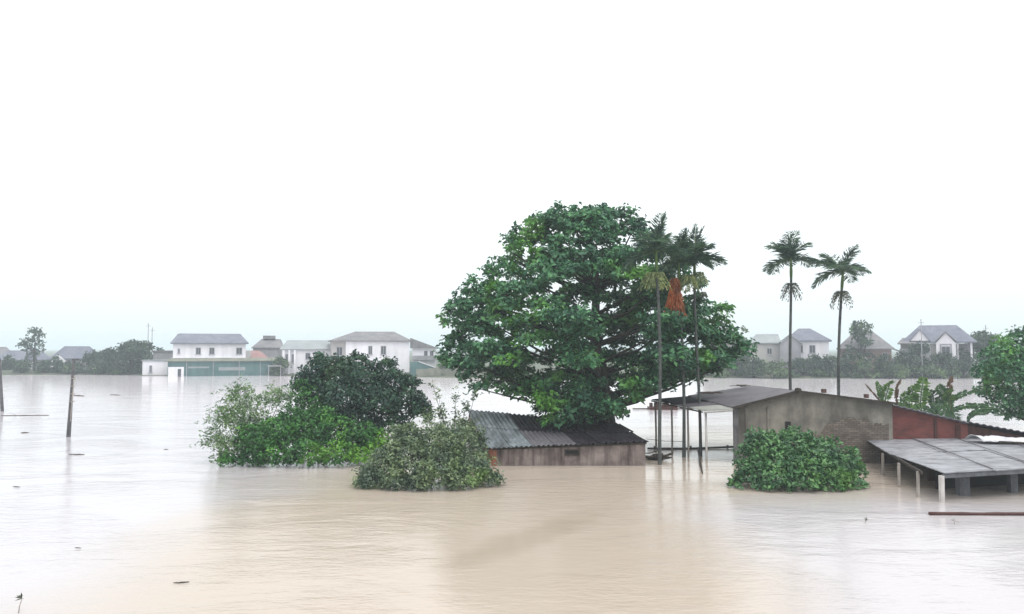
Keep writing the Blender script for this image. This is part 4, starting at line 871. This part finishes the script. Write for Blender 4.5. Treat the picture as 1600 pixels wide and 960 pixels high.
q = W(1606, 778); MB().box(q.x, q.x + .25, q.y + .9, q.y + 1.15, -1.2, .88).build('pillar', M['greypillar'], t)
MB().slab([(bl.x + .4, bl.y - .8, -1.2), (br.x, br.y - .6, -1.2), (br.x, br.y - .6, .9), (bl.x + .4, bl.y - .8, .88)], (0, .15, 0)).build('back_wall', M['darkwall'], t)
qi = W(1486, 772); MB().slab([(qi.x, qi.y + .9, -1.2), (qi.x + 8, qi.y + 3.2, -1.2), (qi.x + 8, qi.y + 3.2, .87), (qi.x, qi.y + .9, .87)], (0, .12, 0)).build('shade_sheet', M['black'], t)  # added black sheet standing in for the deep shade under the roof
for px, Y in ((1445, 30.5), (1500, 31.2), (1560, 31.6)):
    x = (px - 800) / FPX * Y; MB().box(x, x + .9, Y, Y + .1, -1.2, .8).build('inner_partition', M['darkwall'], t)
# tarpaulin at the back right of the panel roof
q = P(1530, 683, 34.0); rr = random.Random(14); mb = MB(); nu_, nv_ = 30, 8; vs_ = []
for j in range(nv_ + 1):
    for i in range(nu_ + 1):
        u, v = i / nu_, j / nv_
        vs_.append((q.x + u * 2.9 - .2 * v, q.y - .3 + v * 1.1 - u * .5, 1.1 + .20 * math.sin(math.pi * v) * (1 - .6 * u) * (1 + .12 * math.sin(u * 17 + v * 4)) + rr.uniform(0, .05)))
mb.add(vs_, [(j * (nu_ + 1) + i, j * (nu_ + 1) + i + 1, (j + 1) * (nu_ + 1) + i + 1, (j + 1) * (nu_ + 1) + i) for j in range(nv_) for i in range(nu_)])
tp = mb.build('tarpaulin', M['tarp'], smooth=True); tag(tp, 'crumpled grey-white tarpaulin lying at the back of the panel roof', 'tarpaulin')
sm = tp.modifiers.new('s', 'SOLIDIFY'); sm.thickness = .015
a, b_ = P(1560, 682, 33.2), P(1640, 706, 32.4)
tag(MB().tube([Vector((a.x, a.y, 1.16)), Vector((b_.x, b_.y, 1.14))], .05, 8).build('bamboo_pole', M['timber'], smooth=True), 'dark pole lying across the right part of the panel roof beside the tarpaulin', 'pole')
# floating dark red pole
a, b_ = W(1452, 805), W(1690, 806)
mb = MB(); pts = [Vector((a.x + (b_.x - a.x) * i / 14, a.y + (b_.y - a.y) * i / 14, .035 + .006 * math.sin(i))) for i in range(15)]
mb.tube(pts, [.055 + (.008 if i % 3 == 0 else 0) for i in range(15)], 9)
tag(mb.build('bamboo_pole', M['redpipe'], smooth=True), 'long dark red bamboo pole floating in front of the panel-roofed shed', 'pole')

# ================================================================== BANANA PLANTS
def blade(mb_rows, pts, wid, rr, torn=.25):
    K = len(pts) - 1
    for j in range(K * 6):
        f = j / (K * 6); q = f * K; i0 = int(q); p = pts[i0].lerp(pts[i0 + 1], q - i0); d = (pts[i0 + 1] - pts[i0]).normalized()
        side = d.cross(Vector((0, 1, .25))); side = side.normalized() if side.length > .05 else Vector((1, 0, 0)); up = side.cross(d)
        w = wid * 1.3 * math.sin(math.pi * min(1, f * .93 + .05)) ** .5
        for s_ in (-1, 1):
            if rr.random() < torn * .4: continue
            ww = w * rr.uniform(.7, 1.05)
            mb_rows.append((tuple(p), tuple(side * s_ + d * .35 + Vector((0, 0, -rr.uniform(.1, .5) * torn * 2)) + up * .2), tuple(up + Vector((0, 0, .3))), ww, (pts[-1] - pts[0]).length / (K * 6) * 3.2))
def banana(label, Y, basepx, leaves, seed, stem_h=1.6):
    rr = random.Random(seed); bx = (basepx - 800) / FPX * Y
    t = thing('banana_plant', label, 'banana plant', (bx, Y, 0), 0, 'banana plants behind the sheds')
    MB().tube([(bx, Y, -1.2), (bx, Y, .3), (bx + .03, Y, stem_h)], [.13, .12, .07], 9).build('stem', M['bananadk'], t, smooth=True)
    for (pp_, wd, mt, torn) in leaves:
        pts = [Vector((bx, Y, stem_h * .95))] + [P(x, y, Y - .3 * k_ / len(pp_)) for k_, (x, y) in enumerate(pp_)]
        # refine
        fine = []
        for a, b_ in zip(pts[:-1], pts[1:]): fine += [a.lerp(b_, f) for f in (0, .5)]
        fine.append(pts[-1])
        lf = MB().tube(fine, [.03] * (len(fine) - 1) + [.01], 5).build('midrib', M['bananadk' if mt != 'bananadead' else mt], t, smooth=True)
        rows = []; blade(rows, fine[1:], wd, rr, torn); np_mesh('blade', leaflets(rows), M[mt], t).parent = lf
banana('battered banana plant with a bare bent stalk, nearest the grey roof', 41.0, 1380, [([(1378, 622), (1376, 612), (1369, 596)], .18, 'banana', .6), ([(1384, 620), (1390, 602), (1388, 598)], .30, 'banana', .5), ([(1374, 625), (1362, 612), (1352, 600)], .05, 'bananadead', .9)], 1, 1.9)
banana('banana plant with a dried brown upright leaf beside a pale green one', 41.2, 1402, [([(1400, 622), (1402, 606), (1408, 592)], .10, 'bananadead', .6), ([(1408, 625), (1418, 618), (1424, 626)], .3, 'banana', .6), ([(1412, 632), (1416, 640), (1420, 652)], .22, 'banana', .6)], 2, 1.9)
banana('banana plant with one tall upright bright green leaf', 41.0, 1438, [([(1438, 630), (1440, 610), (1444, 590)], .42, 'banana', .35), ([(1432, 632), (1428, 640), (1425, 655)], .25, 'banana', .6), ([(1446, 634), (1452, 645), (1455, 655)], .2, 'bananadk', .5)], 3, 1.8)
banana('dark banana plant with a brown pointed leaf and long drooping fronds to the right', 41.0, 1484, [([(1482, 620), (1484, 604), (1487, 588)], .16, 'bananadead', .4), ([(1478, 618), (1470, 610), (1466, 602)], .28, 'bananadk', .5), ([(1488, 625), (1500, 618), (1520, 610), (1532, 612)], .16, 'bananadk', .6), ([(1478, 632), (1466, 632), (1456, 640)], .32, 'bananadk', .6), ([(1490, 640), (1512, 634), (1535, 634), (1556, 640)], .16, 'bananadk', .7), ([(1486, 640), (1492, 650), (1494, 660)], .42, 'bananadk', .5), ([(1478, 640), (1476, 652), (1474, 662)], .4, 'bananadk', .5), ([(1482, 628), (1482, 618), (1478, 612)], .4, 'banana', .5)], 4, 1.7)
banana('banana plant with a low curled drooping leaf at the right end of the row', 40.4, 1505, [([(1512, 655), (1525, 645), (1540, 645), (1548, 642)], .13, 'bananadk', .6), ([(1515, 650), (1530, 640), (1560, 638)], .14, 'bananadk', .7)], 5, 1.0)

banana('short banana plant filling the gap left of the tall bright upright leaf', 41.6, 1420, [([(1420, 626), (1426, 612), (1422, 604)], .3, 'banana', .5), ([(1414, 632), (1406, 630), (1402, 640)], .3, 'bananadk', .6), ([(1426, 634), (1432, 640), (1434, 652)], .3, 'bananadk', .6)], 6, 1.7)
banana('short banana plant just right of the tall bright upright leaf', 41.6, 1460, [([(1460, 632), (1458, 618), (1452, 612)], .3, 'bananadk', .5), ([(1466, 634), (1474, 630), (1480, 640)], .3, 'bananadk', .6), ([(1456, 640), (1450, 648), (1448, 658)], .32, 'bananadk', .6), ([(1462, 640), (1466, 650), (1468, 660)], .32, 'banana', .6)], 7, 1.5)
# ================================================================== LEFT POLES
def leaning_pole(name, label, a, b, r0, r1, mat):
    t = thing(name, label, 'pole', (a.x, a.y, 0)); low = a + (a - b) * .25
    MB().tube([low, a, a.lerp(b, .5), b], [r0, r0, (r0 + r1) / 2, r1], 9).build('shaft', M[mat], t, smooth=True); return t
a = W(3.5, 643); b_ = P(-1, 560, a.y); leaning_pole('leaning_post', 'dark leaning post at the very left edge of the photo', a, b_, .13, .10, 'oldconcrete')
a = W(107, 683); b_ = P(115.5, 563, a.y)
t = leaning_pole('leaning_utility_pole', 'dark leaning concrete pole with a thin pale second rod, standing alone in the water', a, b_, .12, .07, 'oldconcrete')
c = a.lerp(b_, .42) + Vector((.05, -.1, 0)); d = a.lerp(b_, .80) + Vector((.14, -.1, 0))
MB().tube([a.lerp(b_, .2) + Vector((.1, -.1, 0)), c + Vector((.06, 0, 0)), d], .03, 6).build('rod', M['pole'], t)
for f in (.46, .56, .66, .76):
    p = a.lerp(b_, f); MB().beam(p + Vector((-.1, -.08, 0)), p + Vector((.26, -.08, .01)), .04, .05).build('rung', M['pole'], t)
MB().beam(b_ + Vector((-.08, 0, .02)), b_ + Vector((.24, 0, .03)), .10, .09).build('bracket', M['oldconcrete'], t)

# ================================================================== FLOATING THINGS
def stick(px0, py0, px1, py1, r, label, mat='debris', name='driftwood', seed=0, twigs=2, cat='driftwood', z=.02):
    rr = random.Random(seed); a, b_ = W(px0, py0), W(px1, py1); mb = MB(); n = 6
    pts = [a.lerp(b_, i / n) + Vector((0, rr.uniform(-1, 1) * r, z + rr.uniform(-.3, .4) * r)) for i in range(n + 1)]
    mb.tube(pts, [r * (.5 + math.sin(math.pi * (i + .6) / (n + 1.2)) * .6) for i in range(n + 1)], 7)
    for i in range(twigs):
        p = pts[rr.randint(1, n - 1)]; L_ = (b_ - a).length * .18; mb.tube([p, p + Vector((rr.uniform(-1, 1) * L_, rr.uniform(-1, 1) * L_, rr.uniform(.05, .4) * L_))], [r * .5, r * .15], 5)
    return tag(mb.build(name, M[mat], smooth=True), label, cat)
stick(116, 618.5, 131, 619.5, .08, 'dark log floating just right of the lone leaning pole', seed=1)
stick(172, 617.5, 187, 618, .05, 'small clump of driftwood floating far out right of the leaning pole', seed=2, twigs=4)
stick(2, 650, 76, 649.5, .03, 'long thin line of floating reed near the leftmost post', seed=3)
stick(33, 677, 45, 676.5, .03, 'small floating twig below the long reed line at left', seed=4)
stick(107, 711, 132, 711, .022, 'thin floating stick in front of the foot of the leaning pole', seed=5)
stick(20, 761, 31, 762, .014, 'tiny floating twig near the left edge, midway down the water', seed=6)
stick(256, 703, 263, 703, .016, 'tiny floating fleck left of the airy pale bush', seed=9, twigs=0)
stick(117, 857, 127, 857.5, .010, 'tiny pale twig floating in the lower left water', seed=7)
stick(271, 912.5, 296, 911, .013, 'dark short stick floating in the lower left water', seed=8, twigs=1, mat='timber')
def sprig(px, py, h, label, seed, n=5, lean=.3):
    rr = random.Random(seed); a = W(px, py); t = thing('sprig', label, 'sprig', (a.x, a.y, 0)); mb = MB()
    top = a + Vector((lean * h, 0, h)); mb.tube([a - Vector((0, 0, .2)), a.lerp(top, .5), top], [.012, .01, .007], 5); mb.build('stalk', M['pole'], t)
    rows = []
    for i in range(n):
        dv = Vector((rr.uniform(-1, 1), rr.uniform(-.6, .6), rr.uniform(-.1, .7))); rows.append((tuple(top), tuple(dv), (rr.uniform(-.5, .5), -.6, 1), .13, .035))
    np_mesh('leaves', leaflets(rows), M['fruitdark'], t); return t
sprig(27, 958, .26, 'twig with a few leaves poking out of the water in the lower left corner', 1, 7)
sprig(1352, 818, .07, 'small leafy twig poking out of the water between the glossy bush and the red pole', 2, 4, 0)
sprig(1490, 820, .10, 'pale small twig poking out of the water just below the floating red pole', 3, 3, .5)
# raft far out behind the canopy
a = W(1034, 640); t = thing('raft', 'low dark red raft of salvaged junk floating far out behind the canopy posts', 'raft', (a.x, a.y, 0))
MB().box(a.x - 1.1, a.x + 1.2, a.y - .6, a.y + .6, -.1, .22).build('deck', M['redpipe'], t)
rr = random.Random(5); mb = MB()
for i in range(9):
    x = a.x - 1.0 + rr.random() * 1.9; h_ = rr.uniform(.12, .4) * (1.7 if x < a.x - .6 else 1); mb.box(x, x + rr.uniform(.15, .4), a.y - .4 + rr.random() * .3, a.y + .3, .223, .223 + h_)
mb.build('load', M['darkwall'], t)
MB().tube([(a.x - 2.4, a.y, .06), (a.x + 2.6, a.y, .06)], .05, 6).build('side_log', M['debris'], t)
